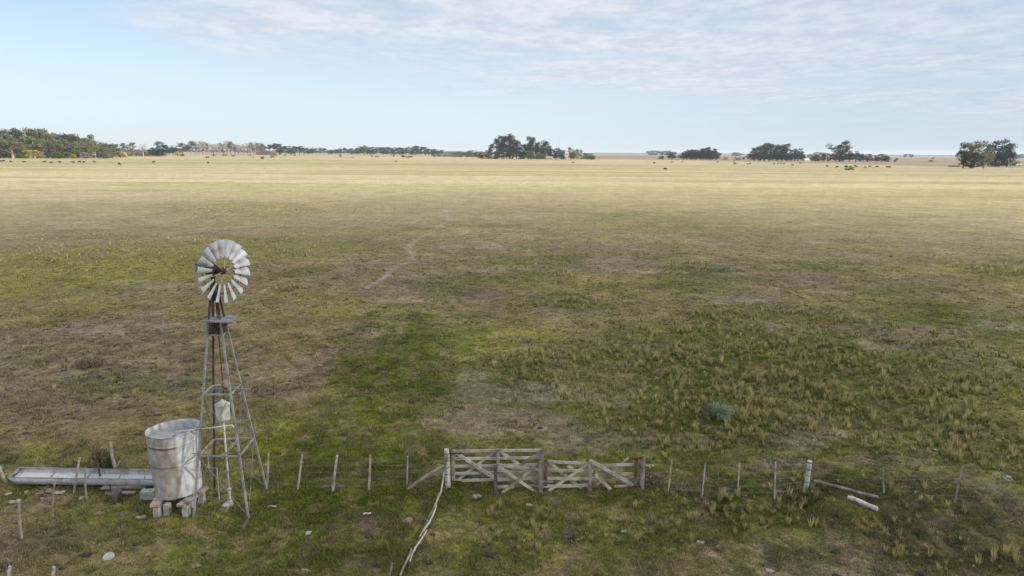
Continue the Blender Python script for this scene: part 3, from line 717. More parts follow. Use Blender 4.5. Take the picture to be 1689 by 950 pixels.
finish(m, g, g.mix(nn1, (.30, .31, .31), (.42, .42, .41)), .12, 0, nn1, .05, .01, spec=.5)
wz = 2.16; mb = MB(); pts = [tank_pt(2 * math.pi * k / NS, .86, .03) for k in range(NS)]; mb.add([Vector((p.x, p.y, wz)) for p in pts], [tuple(range(NS))]); mb.build('water', 'tank_water', tank)
mb = MB(); mb.tube([q0 + Vector((-.02, 0, -.10)), q0 + Vector((.03, -.05, -.22))], .03, 8); mb.beam(q0 + Vector((-.1, .02, -.16)), q0 + Vector((.08, -.03, -.10)), .03, .03)
mb.build('float_valve', 'stone_pink', tank)
# stilts and beams
stand = thing('tank_stand', 'short concrete stilts with thick planks carrying the rusty tank', 'tank stand', (tb.x, tb.y, 0))
stl = [(258, 855, .34), (275, 851, .37), (306, 854, .37), (331.5, 831, .37), (263, 836, .37), (313, 838, .37)]
for px_, py_, h_ in stl:
    p = G(px_, py_); mb = MB(); mb.beam(p + Vector((0, .08, -.1)), p + Vector((0, .08, h_ - .035)), .16, .17, jit=.01); mb.build('stilt', 'concrete', stand)
for (a_, b_) in (((255, 835), (272, 806)), ((297, 835), (338, 804))):
    A_, B_ = G(*a_, z=.375), G(*b_, z=.375); mb = MB(); mb.beam(A_, B_, .26, .07, jit=.005); mb.build('plank', 'wood_grey', stand)

# ------------------------------------------------------------------ trough
def tp(px, py, z): return G(px, py, z)
tr_ = thing('water_trough', 'long pale metal cattle trough with pointed left end behind the tank', 'trough', G(130, 797))
Lf, Rt = G(12, 787.5, .37), G(275, 791, .37); far_l, far_r = G(33, 771, .37), G(275, 776, .37)
vs = []; fs = []; n1_, n2_ = 26, 11
for lay in (0, 1):
    for i_ in range(n1_):
        f = i_ / (n1_ - 1); A_ = Lf.lerp(Rt, f); B_ = far_l.lerp(far_r, f)
        for j_ in range(n2_):
            t = math.pi * j_ / (n2_ - 1); s_ = (1 - math.cos(t)) / 2; dpt = math.sin(t) ** .6 * .34 if 0 < j_ < n2_ - 1 else 0.
            if f == 0: dpt *= .35
            if lay: s_ = .025 + s_ * .95; dpt = max(0, dpt - .015)
            p = A_.lerp(B_, s_); vs.append(Vector((p.x + (dpt * .5 if f < .01 else 0), p.y, p.z - dpt)))
M1 = n1_ * n2_
for i_ in range(n1_ - 1):
    for j_ in range(n2_ - 1):
        q_ = (i_ * n2_ + j_, (i_ + 1) * n2_ + j_, (i_ + 1) * n2_ + j_ + 1, i_ * n2_ + j_ + 1); fs.append(q_[::-1]); fs.append(tuple(x_ + M1 for x_ in q_))
for i_ in range(n1_ - 1):
    for j_ in (0, n2_ - 1): fs.append((i_ * n2_ + j_, (i_ + 1) * n2_ + j_, (i_ + 1) * n2_ + j_ + M1, i_ * n2_ + j_ + M1))
fs.append(tuple(range(n2_))); fs.append(tuple(M1 + k for k in range(n2_))[::-1]); fs.append(tuple((n1_ - 1) * n2_ + k for k in range(n2_))[::-1]); fs.append(tuple(M1 + (n1_ - 1) * n2_ + k for k in range(n2_)))
fs = [f_[::-1] for f_ in fs]
mb = MB(); mb.add(vs, fs); mb.build('trough_shell', 'galvanised', tr_, True)
mb = MB()
for a_, b_ in ((Lf, Rt), (far_l, far_r), (Lf, far_l)): mb.tube([a_ + zz * .005, b_ + zz * .005], .013, 6)
mb.build('rim', 'leg_steel', tr_)
mb = MB(); c4 = [Lf.lerp(Rt, .03).lerp(far_l, .10), Lf.lerp(Rt, .99).lerp(far_r, .10), far_r.lerp(Rt, .08), far_l.lerp(Lf, .08) + Vector((.15, 0, 0))]
mb.add([Vector((p.x, p.y, .235)) for p in c4], [(0, 1, 2, 3)]); 
m, g = newmat('trough_water'); finish(m, g, (.66, .65, .63), .35, 0, None, spec=.4)
mb.build('water', 'trough_water', tr_)
for f in (.27, .50, .70, .86):
    mb = MB(); mb.beam(Lf.lerp(Rt, f), far_l.lerp(far_r, f), .03, .02); mb.build('cross_brace', 'steel_dull', tr_)

# ------------------------------------------------------------------ posts
def pole(px0, py0, px1, py1, dy=0.0, r=.03, r2=None, mt='wood_grey', name='fence_post', n=7, bend=0.0, sink=.12, seed=0, square=False, parent=None, dip=0.):
    a_ = G(px0, py0); b_ = V(px1, py1, a_.y + dy); random.seed(seed + int(px0)); d_ = (b_ - a_).normalized()
    a2 = a_ - d_ * sink; r2 = r2 or r * .85; sd = Vector((-d_.z, 0, d_.x)) * bend
    mb = MB()
    if square: mb.beam(a2, b_, r * 2, r * 2, up=(0, 1, 0), taper=r2 / r, jit=bend)
    else: mb.tube([a2, a_.lerp(b_, .3) + sd, a_.lerp(b_, .65) + sd * .6 + Vector((random.uniform(-.01, .01),) * 3), b_], [r * 1.05, r, (r + r2) / 2, r2], n, jit=.08)
    return mb.build(name, mt, parent, origin=a_ if parent is None else None), a_, b_
def fence(posts, name, label, heights, ends=(), wires=5, w=.0032):
    a0 = G(posts[0][0], posts[0][1]); fe = thing(name, label, 'fence', a0); P_ = []
    for q_ in posts:
        px0, py0, px1, py1, r, mt = q_; _, a_, b_ = pole(px0, py0, px1, py1, r=r, mt=mt, parent=fe, name='post', square=r < .035, bend=.006); P_.append((a_, b_))
    P_ = [e for e in ends[:1] if e] + P_ + [e for e in ends[1:] if e]
    for i_ in range(wires):
        f = .16 + .76 * i_ / (wires - 1); mb = MB()
        for (a_, b_), (c_, d_) in zip(P_[:-1], P_[1:]):
            s_ = a_.lerp(b_, f); e_ = c_.lerp(d_, f); off = Vector((0, -.03, 0)); mid = (s_ + e_) / 2 - zz * .012; mb.tube([s_ + off, mid + off, e_ + off], w, 4)
        mb.build('wire', 'wire', fe)
    return fe
_, gp0, gp1 = pole(738.5, 805, 736.5, 741, r=.085, r2=.075, mt='bark_white', name='gate_post', n=12, bend=-.01, sink=.25)
tag(_, 'thick white barked gate post at the left end of the broken gates', 'gate post')
_, hp0, hp1 = pole(1058.5, 807, 1061, 751.5, r=.075, r2=.07, mt='wood_grey', name='gate_post', n=12, sink=.25)
tag(_, 'thick grey gate post with red iron hinges at the right end of the gates', 'gate post')
fence([(440.5, 803, 443, 748, .025, 'wood_pale'), (491, 808.5, 498.5, 750, .026, 'wood_pale'), (549, 810.5, 556, 751, .034, 'wood_pale'), (608.5, 810, 611, 750, .03, 'wood_pale'), (671.5, 801, 672.5, 753, .022, 'wood_pale')],
      'wire_fence', 'wire fence of thin pale battens between the windmill and the gates', 1.2, ends=(None, (gp0, gp1)))
_, tp0, tp1 = pole(1329, 809, 1336, 760, r=.072, r2=.07, mt='paint_green', name='fence_post', n=12, sink=.2)
tag(_, 'thick pale green round post standing in the right fence', 'post')
fence([(1102, 813.5, 1108, 758.5, .019, 'wood_pale'), (1158, 818, 1163.5, 763.5, .019, 'wood_pale'), (1216.5, 820.5, 1219.5, 765, .019, 'wood_pale'), (1277.5, 821, 1279.5, 762, .019, 'wood_pale')],
      'wire_fence', 'wire fence of four slim pale battens right of the gates', 1.2, ends=((hp0, hp1), (tp0, tp1)))
fence([(1458, 822, 1456.5, 774, .02, 'wood_grey'), (1575, 826, 1588, 769, .018, 'wood_grey'), (1700, 830, 1706, 776, .022, 'wood_grey')],
      'wire_fence', 'sparse wire fence of grey sticks beyond the pale green post', 1.2, ends=((tp0, tp1), None), wires=4)
# red wire bands round the thick posts
for ab, fr_, lbs in (((gp0, gp1), (.18, .38, .55, .72, .9), 'thick white barked'), ((tp0, tp1), (.3, .52, .72, .95), 'thick pale green')):
    par = [x for x in COL.objects if x.get('label', '').startswith(lbs)][0]
    for f in fr_:
        c_ = ab[0].lerp(ab[1], f); dd_ = (ab[1] - ab[0]).normalized() * .013; mb = MB(); mb.tube([c_ - dd_, c_ + dd_], .0885 if 'white' in lbs else .0765, 14); mb.build('wire_band', 'wood_dark', par)
# old fence sticks round the trough
old = [(10, 795, -3, 765, .045, 'wood_grey', 'short thick weathered post leaning left at the trough tip', .2), (53, 785, 63, 749, .03, 'wood_grey', 'grey stick leaning right over the left half of the trough', .1),
       (122.5, 813, 131.5, 755, .034, 'wood_pale', 'pale straight batten standing before the middle of the trough', .0), (143, 824, 140, 771, .026, 'wood_grey', 'thin grey batten just right of the pale one before the trough', 0),
       (169, 797, 161, 762, .035, 'wood_dark', 'dark crooked stake at the trough near the dry weeds', .05), (190, 773, 182, 729, .055, 'wood_grey', 'stout split grey post standing behind the trough', .0),
       (184, 787, 202, 754, .028, 'wood_grey', 'thin stick slanting steeply out of the trough beside the split post', .2), (213, 788, 228, 774, .02, 'wood_grey', 'short low stick slanting over the trough near the tank', .1),
       (36, 888, 31, 828, .036, 'wood_grey', 'crooked old post standing alone at the lower left', 0), (87, 854, 90, 797, .032, 'wood_grey', 'knotty old post before the trough left of the pale batten', 0),
       (16, 962, 16, 934, .045, 'wood_pale', 'top of pale post at the bottom left corner', 0), (88, 966, 89, 935, .045, 'wood_pale', 'second pale post top cut by the bottom edge', 0),
       (641, 968, 647, 929, .028, 'wood_grey', 'forked stick top at the bottom edge beside the fallen poles', 0), (-4, 905, 1, 868, .03, 'wood_grey', 'grey stake on the left edge of the picture', 0),
       (402, 872, 411, 853, .028, 'wood_grey', 'short slanting stake at the front foot of the windmill', 0)]
for px0, py0, px1, py1, r, mt, lb, dy in old:
    o, a_, b_ = pole(px0, py0, px1, py1, dy, r, r * .8, mt, bend=.02, sink=.05); tag(o, lb, 'post', 'old posts and sticks')
# drooping wires of the old left fence
mb = MB(); o36, o87, o143 = G(36, 888), G(87, 854), G(122, 813)
fe = thing('loose_wire', 'slack rusty fence wires running between the crooked old posts at lower left', 'wire', o87)
for h_ in (.35, .7, 1.0):
    mb = MB(); ps = [G(-30, 925) + zz * h_ * .9, o36 + zz * h_ - Vector((0, .05, 0)), o87 + zz * h_ - Vector((0, .05, 0)), o143 + zz * h_ - Vector((0, .05, 0))]
    full = []
    for a_, b_ in zip(ps[:-1], ps[1:]): full += [a_, (a_ + b_) / 2 - zz * .05]
    mb.tube(full + [ps[-1]], .004, 4); mb.build('wire_strand', 'wire', fe)
# brace pole against the gate post, fallen poles
o, *_ = pole(673, 807, 731, 768, -.1, .05, .045, 'wood_grey', 'brace_pole', bend=.03, sink=.02); tag(o, 'rough pole propped slanting against the white gate post', 'pole')
fl = [((732, 779), (727, 812), (716, 843), .9, .028, 'wood_pale', 'first of the fallen poles, rising onto the white gate post'), ((720, 834), (708, 862), (692, 886), .18, .035, 'wood_pale', 'thick fallen pole below the propped one'),
      ((704, 874), (686, 902), (676, 926), .12, .035, 'wood_pale', 'pale bark fallen pole overlapping in the middle of the line'), ((679, 904), (671, 925), (660, 950), .10, .032, 'wood_grey', 'grey fallen pole nearest the bottom edge'),
      ((724, 812), (712, 845), (701, 870), .22, .018, 'wood_grey', 'thin twig lying along the thick fallen pole'), ((700, 855), (706, 862), (711, 862), .12, .014, 'wood_grey', 'short side twig crossing the fallen poles')]
for (a_, b_, c_, h0, r, mt, lb) in fl:
    z0 = V(a_[0], a_[1], gp0.y - .12).z if h0 == .9 else h0
    A_ = G(*a_, z=max(h0 if h0 < .9 else 0, .05)) if h0 < .9 else V(a_[0], a_[1], gp0.y - .15); Bm = G(*b_, z=(.45 if h0 == .9 else .1)); Ce = G(*c_, z=.06)
    mb = MB(); mb.tube([A_, A_.lerp(Bm, .5) + Vector((.015, 0, 0)), Bm, Bm.lerp(Ce, .5) - Vector((.02, 0, 0)), Ce], [r * .55, r * .8, r * .8, r * .75, r * .6], 7, jit=.2)
    tag(mb.build('fallen_pole', mt, origin=Ce), lb, 'pole', 'fallen poles below the gate post')

# ------------------------------------------------------------------ gates
def gate(name, label, A_, B_, planks, group='broken wooden gates'):
    gt = thing(name, label, 'gate', A_, group)
    nv = Vector((B_.y - A_.y, A_.x - B_.x, 0)).normalized()
    if nv.y > 0: nv = -nv
    for kd, x0, y0, x1, y1, w, lay, mt in planks:
        a_, b_ = onplane(x0, y0, A_, B_), onplane(x1, y1, A_, B_)
        mb = MB(); mb.beam(a_ + nv * lay, b_ + nv * lay, .032 if kd != 'stile' else .05, w, up=nv.cross((b_ - a_).normalized()), jit=.008)
        mb.build(kd, mt, gt)
    return gt
def lerp_rails(xs, tops, n, x0, x1): pass
W1, W2, W3 = 'wood_pale', 'wood_grey', 'wood_dark'
GA0 = G(746, 799); GA1 = G(896, 799)
rails = []
for i_, (ya, yb) in enumerate(((743.5, 743.5), (755.5, 755.5), (768, 767), (780, 779.5), (792, 790))):
    rails.append(('rail', 749, ya + 1, 893, yb - 1, .085, 0, W1))
gate('wooden_gate', 'left wooden gate leaf, upright with crossed braces and five rails', GA0, GA1, rails + [
    ('stile', 748.5, 741, 748.5, 795, .10, 0.042, W2), ('stile', 822, 739, 822, 792, .10, 0.042, W2), ('stile', 893.5, 740, 896, 799, .10, 0.042, W2),
    ('brace', 753, 746, 818, 789, .10, .045, W1), ('brace', 818, 744, 755, 792, .08, -.035, W1), ('brace', 826, 746, 889, 788, .08, -.035, W1), ('brace', 892, 744, 826, 789, .09, .045, W2),
    ('hinge', 737, 745.5, 762, 746, .04, .075, 'rust_red'), ('hinge', 740, 792, 762, 793, .04, .075, 'rust_red')])
GB0 = G(817, 813); GB1 = G(1053, 806)
bb = [('rail', 820, 766.5, 903, 777, .085, 0, W1), ('rail', 819, 781, 903, 777, .08, -.03, W2), ('rail', 821, 791.5, 886, 788.5, .085, .0, W2), ('rail', 819, 804, 848, 802, .085, .0, W1), ('rail', 850, 800.5, 896, 802, .08, 0, W2),
      ('rail', 903, 761, 971, 764.5, .085, 0, W1), ('rail', 900, 774, 978, 777, .085, .03, W1), ('rail', 893, 788.5, 984, 790, .085, 0, W1), ('rail', 894, 802, 969, 800.5, .09, .0, W1), ('rail', 880, 791, 912, 793, .05, .06, W2),
      ('rail', 977, 768, 1046, 766, .08, 0, W1), ('rail', 982, 779, 1046, 782.5, .10, 0, W2), ('rail', 1013, 802.5, 1040, 801, .07, 0, W1),
      ('brace', 822, 768, 884, 811, .085, .045, W1), ('brace', 885, 765, 828, 811, .085, .075, W2), ('brace', 904, 761, 959, 806, .085, -.035, W1), ('brace', 971, 763.5, 905, 808, .085, .045, W1),
      ('brace', 973, 758, 1046, 800.5, .10, .05, W1), ('brace', 1038, 755, 979, 806, .07, -.035, W2), ('brace', 981, 780.5, 1016, 815, .09, .085, W1),
      ('brace', 937, 770, 946, 774, .08, -.05, W1), ('brace', 945, 793, 951, 801, .12, -.05, W1),
      ('stile', 817, 766, 818, 813, .10, .09, W3), ('stile', 889.5, 759, 891.5, 810.5, .11, .10, W2), ('stile', 900, 757, 899.5, 800, .09, .05, W3), ('stile', 972.5, 757, 971.5, 811, .10, .10, W2), ('stile', 1049.5, 753, 1047, 801.5, .09, .05, W3),
      ('hinge', 1038, 754.5, 1060, 753.5, .045, .09, 'rust_red'), ('hinge', 1034, 801.5, 1057, 800, .045, .09, 'rust_red')]
gate('wooden_gate', 'right wooden gate leaf, sagging, low and broken with loose boards', GB0, GB1, bb)

# ------------------------------------------------------------------ logs, planks, stones
def log(a_, b_, r, mt, name, label, cat, z=.0, n=12, grp=None):
    A_, B_ = G(*a_, z=r * .8 + z), G(*b_, z=r * .8 + z); gzz = gz1((A_.x + B_.x) / 2, (A_.y + B_.y) / 2); A_.z += gzz + .03; B_.z += gzz + .03
    mb = MB(); mb.tube([A_, A_.lerp(B_, .33) + Vector((0, .01, .01)), A_.lerp(B_, .66) - Vector((0, .015, 0)), B_], [r, r * .97, r * .95, r * .9], n, jit=.05)
    return tag(mb.build(name, mt, origin=(A_ + B_) / 2), label, cat, grp)
log((1398, 829), (1446, 848), .07, 'drum_white', 'white_log', 'smooth white log lying in the grass below the right fence', 'log', .03)
log((1342, 801), (1448, 828), .055, 'wood_grey', 'fallen_post', 'long brownish pole lying beside the pale green post', 'pole', .05)
log((411, 840), (412, 841), .02, 'wood_grey', 'short_stick', 'tiny stick lying by the windmill foot', 'stick') if False else None
log((442, 837.5), (456, 837), .022, 'wood_pale', 'short_stick', 'short pale stick in the grass right of the windmill', 'stick')
log((599, 851), (612, 849), .03, 'wood_pale', 'short_stick', 'pale stick lying in the grass left of the fallen poles', 'stick')
def plank(a_, b_, w, label):
    A_, B_ = G(*a_, z=.08), G(*b_, z=.08); mb = MB(); mb.beam(A_, B_, w, .05, jit=.01); tag(mb.build('loose_board', 'wood_grey', origin=(A_ + B_) / 2), label, 'board', 'boards in front of the trough')
plank((168, 804.5), (241, 803.5), .16, 'longer grey board lying in front of the trough'); plank((176, 813), (223, 812.5), .14, 'shorter grey board just below the long one by the stump')
sp = G(190, 826); mb = MB(); mb.tube([sp + Vector((0, 0, -.05)), sp + zz * .15, sp + zz * .30], [.17, .19, .21], 12, jit=.10); mb.tube([sp + zz * .28 + Vector((-.1, 0, 0)), sp + Vector((-.11, 0, .55))], .02, 6)
tag(mb.build('tree_stump', 'wood_dark', origin=sp), 'rough dark stump in front of the trough boards', 'stump')
cp = G(239, 826); mb = MB(); mb.beam(cp + Vector((-.17, .15, .13)), cp + Vector((.22, .2, .13)), .24, .26, jit=.01); tag(mb.build('concrete_block', 'concrete', origin=cp), 'squared grey block on the grass left of the tank', 'block')
dp = G(179, 921); mb = MB(); mb.tube([dp + Vector((0, .02, -.02)), dp + Vector((0, 0, .05)), dp + Vector((0, -.01, .075))], [.135, .14, .12], 26)
tag(mb.build('round_slab', 'concrete', origin=dp), 'round pale disc lying on the turf at the lower left', 'slab')
def rock(px, py, r, mt, label, seed, name='stone', cat='stone', fl=.7, grp=None):
    p = G(px, py); z0 = gz1(p.x, p.y); mb = MB(); mb.blob((p.x, p.y, z0 + r * fl * .45), (r * 1.1, r * .85, r * fl), seed, 7, 5, .75); tag(mb.build(name, mt, origin=(p.x, p.y, z0)), label, cat, grp)
rock(786, 822, .115, 'stone_white', 'rounded white stone in the grass below the left gate leaf', 1)
rock(674, 861, .14, 'stone_pink', 'pinkish brown stone left of the fallen poles', 2, fl=.55)
rock(1072, 771, .10, 'stone_white', 'small white stone just right of the right gate post', 3)
rock(1662, 792, .13, 'stone_white', 'white stone near the right edge beyond the fence', 4)
rock(1540, 744, .09, 'stone_white', 'small pale stone beyond the right fence among tussocks', 5)
rock(508, 880, .09, 'stone_white', 'small flat white stone in the turf below the left fence', 6, fl=.4)
rock(503, 940, .10, 'stone_white', 'white stone by the bottom edge left of centre', 7, fl=.4)
rock(1154, 898, .10, 'stone_white', 'pale stone in the lower grass right of the white clump', 8, fl=.5)
rock(1030, 878, .085, 'stone_white', 'small pale stone in the grass below the right gate leaf', 9, fl=.5)
rock(1270, 941, .09, 'stone_white', 'pale stone at the bottom edge right of centre', 10, fl=.4)
rock(872, 836, .07, 'stone_white', 'tiny pale stone under the gates', 11)
rock(322, 934, .12, 'stone_pink', 'low brown stone at the bottom edge below the tank', 12, fl=.35)
rock(637, 631, .10, 'stone_pink', 'brown stone out in the green strip beyond the fence', 13, fl=.5) if False else None
rock(24, 828, .12, 'stone_white', 'grey white flat stone beside the crooked old post', 14, fl=.5)
rock(65, 819, .14, 'brick', 'red brick rubble in front of the trough', 15, 'brick_rubble', 'rubble', .5)
rock(74, 824, .12, 'stone_pink', 'smaller pink rubble beside the red bricks', 16, 'brick_rubble', 'rubble', .5)
rock(84, 813, .15, 'stone_pink', 'flat rosy rubble lump behind the knotty old post', 17, 'brick_rubble', 'rubble', .4)
rock(98, 815, .12, 'stone_white', 'pale grey lump just right of the knotty post', 18, fl=.5)
rock(135, 823, .09, 'stone_white', 'cream stone between the two battens before the trough', 19)
rock(14, 816, .08, 'stone_white', 'small white stone at the far left before the trough', 20)
rock(232, 856, .10, 'stone_pink', 'pink stone lying left of the tank stilts', 21)
rock(163, 848, .10, 'stone_pink', 'faint brown stone in the turf left of the tank', 22, fl=.3)
rock(44, 814, .06, 'stone_white', 'tiny white pebble left of the red bricks', 23)
random.seed(77)
fk = MB()
for k in range(260):
    d_ = 12.5 * (60 / 12.5) ** random.random(); t = R(random.uniform(-40, 40)); x_, y_ = d_ * math.sin(t), d_ * math.cos(t); r_ = random.uniform(.008, .024) * (1 + d_ / 60)
    fk.blob((x_, y_, gz1(x_, y_) + r_ * .4), (r_ * 1.3, r_, r_ * .6), k, 6, 4, .3)
tag(fk.build('white_litter', 'stone_white'), 'tiny pale flecks of stone and dry dung strewn over the turf', 'litter', kind='stuff')

rd = random.Random(21)
dg = MB()
for k in range(260):
    d_ = 13 * (80 / 13) ** rd.random(); t = R(rd.uniform(-40, 40)); x_, y_ = d_ * math.sin(t), d_ * math.cos(t); r_ = rd.uniform(.05, .14)
    dg.blob((x_, y_, gz1(x_, y_) + r_ * .1), (r_ * 1.2, r_, r_ * .28), k, 8, 4, .3)
tag(dg.build('dung_pats', 'dung'), 'dark cattle dung pats scattered over the grazed turf', 'dung', kind='stuff')
# ------------------------------------------------------------------ low plants
def leafclump(mb, c, r, n, s, rg, up=.3):
    for _ in range(n):
        while True:
            d_ = Vector((rg.uniform(-1, 1), rg.uniform(-1, 1), rg.uniform(-1, 1)))
            if d_.length < 1: break
        p = Vector(c) + Vector((d_.x * r[0], d_.y * r[1], d_.z * r[2]))
        a_ = Vector((rg.gauss(0, 1), rg.gauss(0, 1), rg.gauss(0, 1))).normalized(); b_ = a_.cross(Vector((rg.gauss(0, 1), rg.gauss(0, 1), rg.gauss(0, 1)))).normalized()
        q = s * rg.uniform(.6, 1.3); mb.add([p - a_ * q - b_ * q * .3, p + b_ * q * .6, p + a_ * q - b_ * q * .2, p - b_ * q * .7], [(0, 3, 2, 1)])
rg = random.Random(9); p = G(1177, 688); p.z = gz1(p.x, p.y); pl = thing('silver_shrub', 'low blue green feathery clump among straw tussocks right of centre', 'shrub', p)
mb = MB()
for k in range(900):
    t = rg.uniform(0, 6.28); u = rg.random() ** .6; c0 = p + Vector((math.cos(t) * u * .2, math.sin(t) * u * .2, 0)); lo = .8 + .5 * math.sin(2 * t + 1) * math.cos(3 * t); d_ = Vector((math.cos(t) * (.25 + u * .85) * lo, math.sin(t) * (.2 + u * .7) * lo, rg.uniform(.3, .85))); L = rg.uniform(.5, .85)
    e_ = c0 + d_ * L * .95 - zz * .15 * u; mid = c0 + d_ * L * .5 + zz * .08; sd = Vector((-d_.y, d_.x, .3)).normalized() * .018
    mb.add([c0 - sd, c0 + sd, mid + sd, mid - sd, e_], [(0, 1, 2, 3), (3, 2, 4)])
mb.build('foliage', 'leaf_blue', pl)
mb = MB()
for k in range(12):
    t = rg.uniform(0, 6.28); c0 = p + Vector((math.cos(t) * .2 - .1, math.sin(t) * .2 + .2, .2)); e_ = c0 + Vector((rg.uniform(-.3, .3), rg.uniform(-.2, .3), rg.uniform(.25, .42))); mb.beam(c0, e_, .008, .008); mb.blob(e_, (.022, .022, .022), k, 6, 4)
mb.build('seed_stalks', 'twigs', pl)
def weed(px, py, h, w, mt, n, label, name='dry_weed', cat='weed', seed=1, twigs=30, leaves=300):
    rg = random.Random(seed); p = G(px, py); p.z = gz1(p.x, p.y); t_ = thing(name, label, cat, p)
    mb = MB()
    for k in range(twigs):
        e_ = p + Vector((rg.gauss(0, w * .45), rg.gauss(0, w * .4), h * rg.uniform(.4, 1))); m_ = p.lerp(e_, .5) + Vector((rg.uniform(-.05, .05), 0, .03)); mb.tube([p, m_, e_], [.012, .008, .004], 4)
    mb.build('stems', 'twigs', t_)
    mb = MB(); leafclump(mb, p + zz * h * .42, (w * .8, w * .7, h * .45), leaves, .045, rg); mb.build('leaves', mt, t_)
weed(163, 772, 1.0, .38, 'leaf_rust', 1, 'tangle of dry brown and green weeds behind the trough', seed=3, leaves=140)
weed(182, 771, .7, .3, 'leaf_green', 1, 'dark green weeds at the foot of the split grey post', seed=4, leaves=260, name='green_weed')
weed(150, 604, .5, .9, 'leaf_rust', 1, 'low brown thorny patch out in the meadow left of the windmill', seed=5, leaves=700, name='thorn_patch')
weed(1190, 447, .6, 1.7, 'leaf_blue', 1, 'low grey green spreading shrub in the middle distance right of centre', seed=6, leaves=900, name='silver_shrub', cat='shrub')
weed(943, 898, .7, .35, 'leaf_rust', 1, 'dark dry weed stalks in the lower grass below the gates', seed=7, leaves=70)
weed(1076, 800, .4, .6, 'leaf_rust', 1, 'brown straggly weeds at the foot of the right gate post', seed=8, leaves=400)
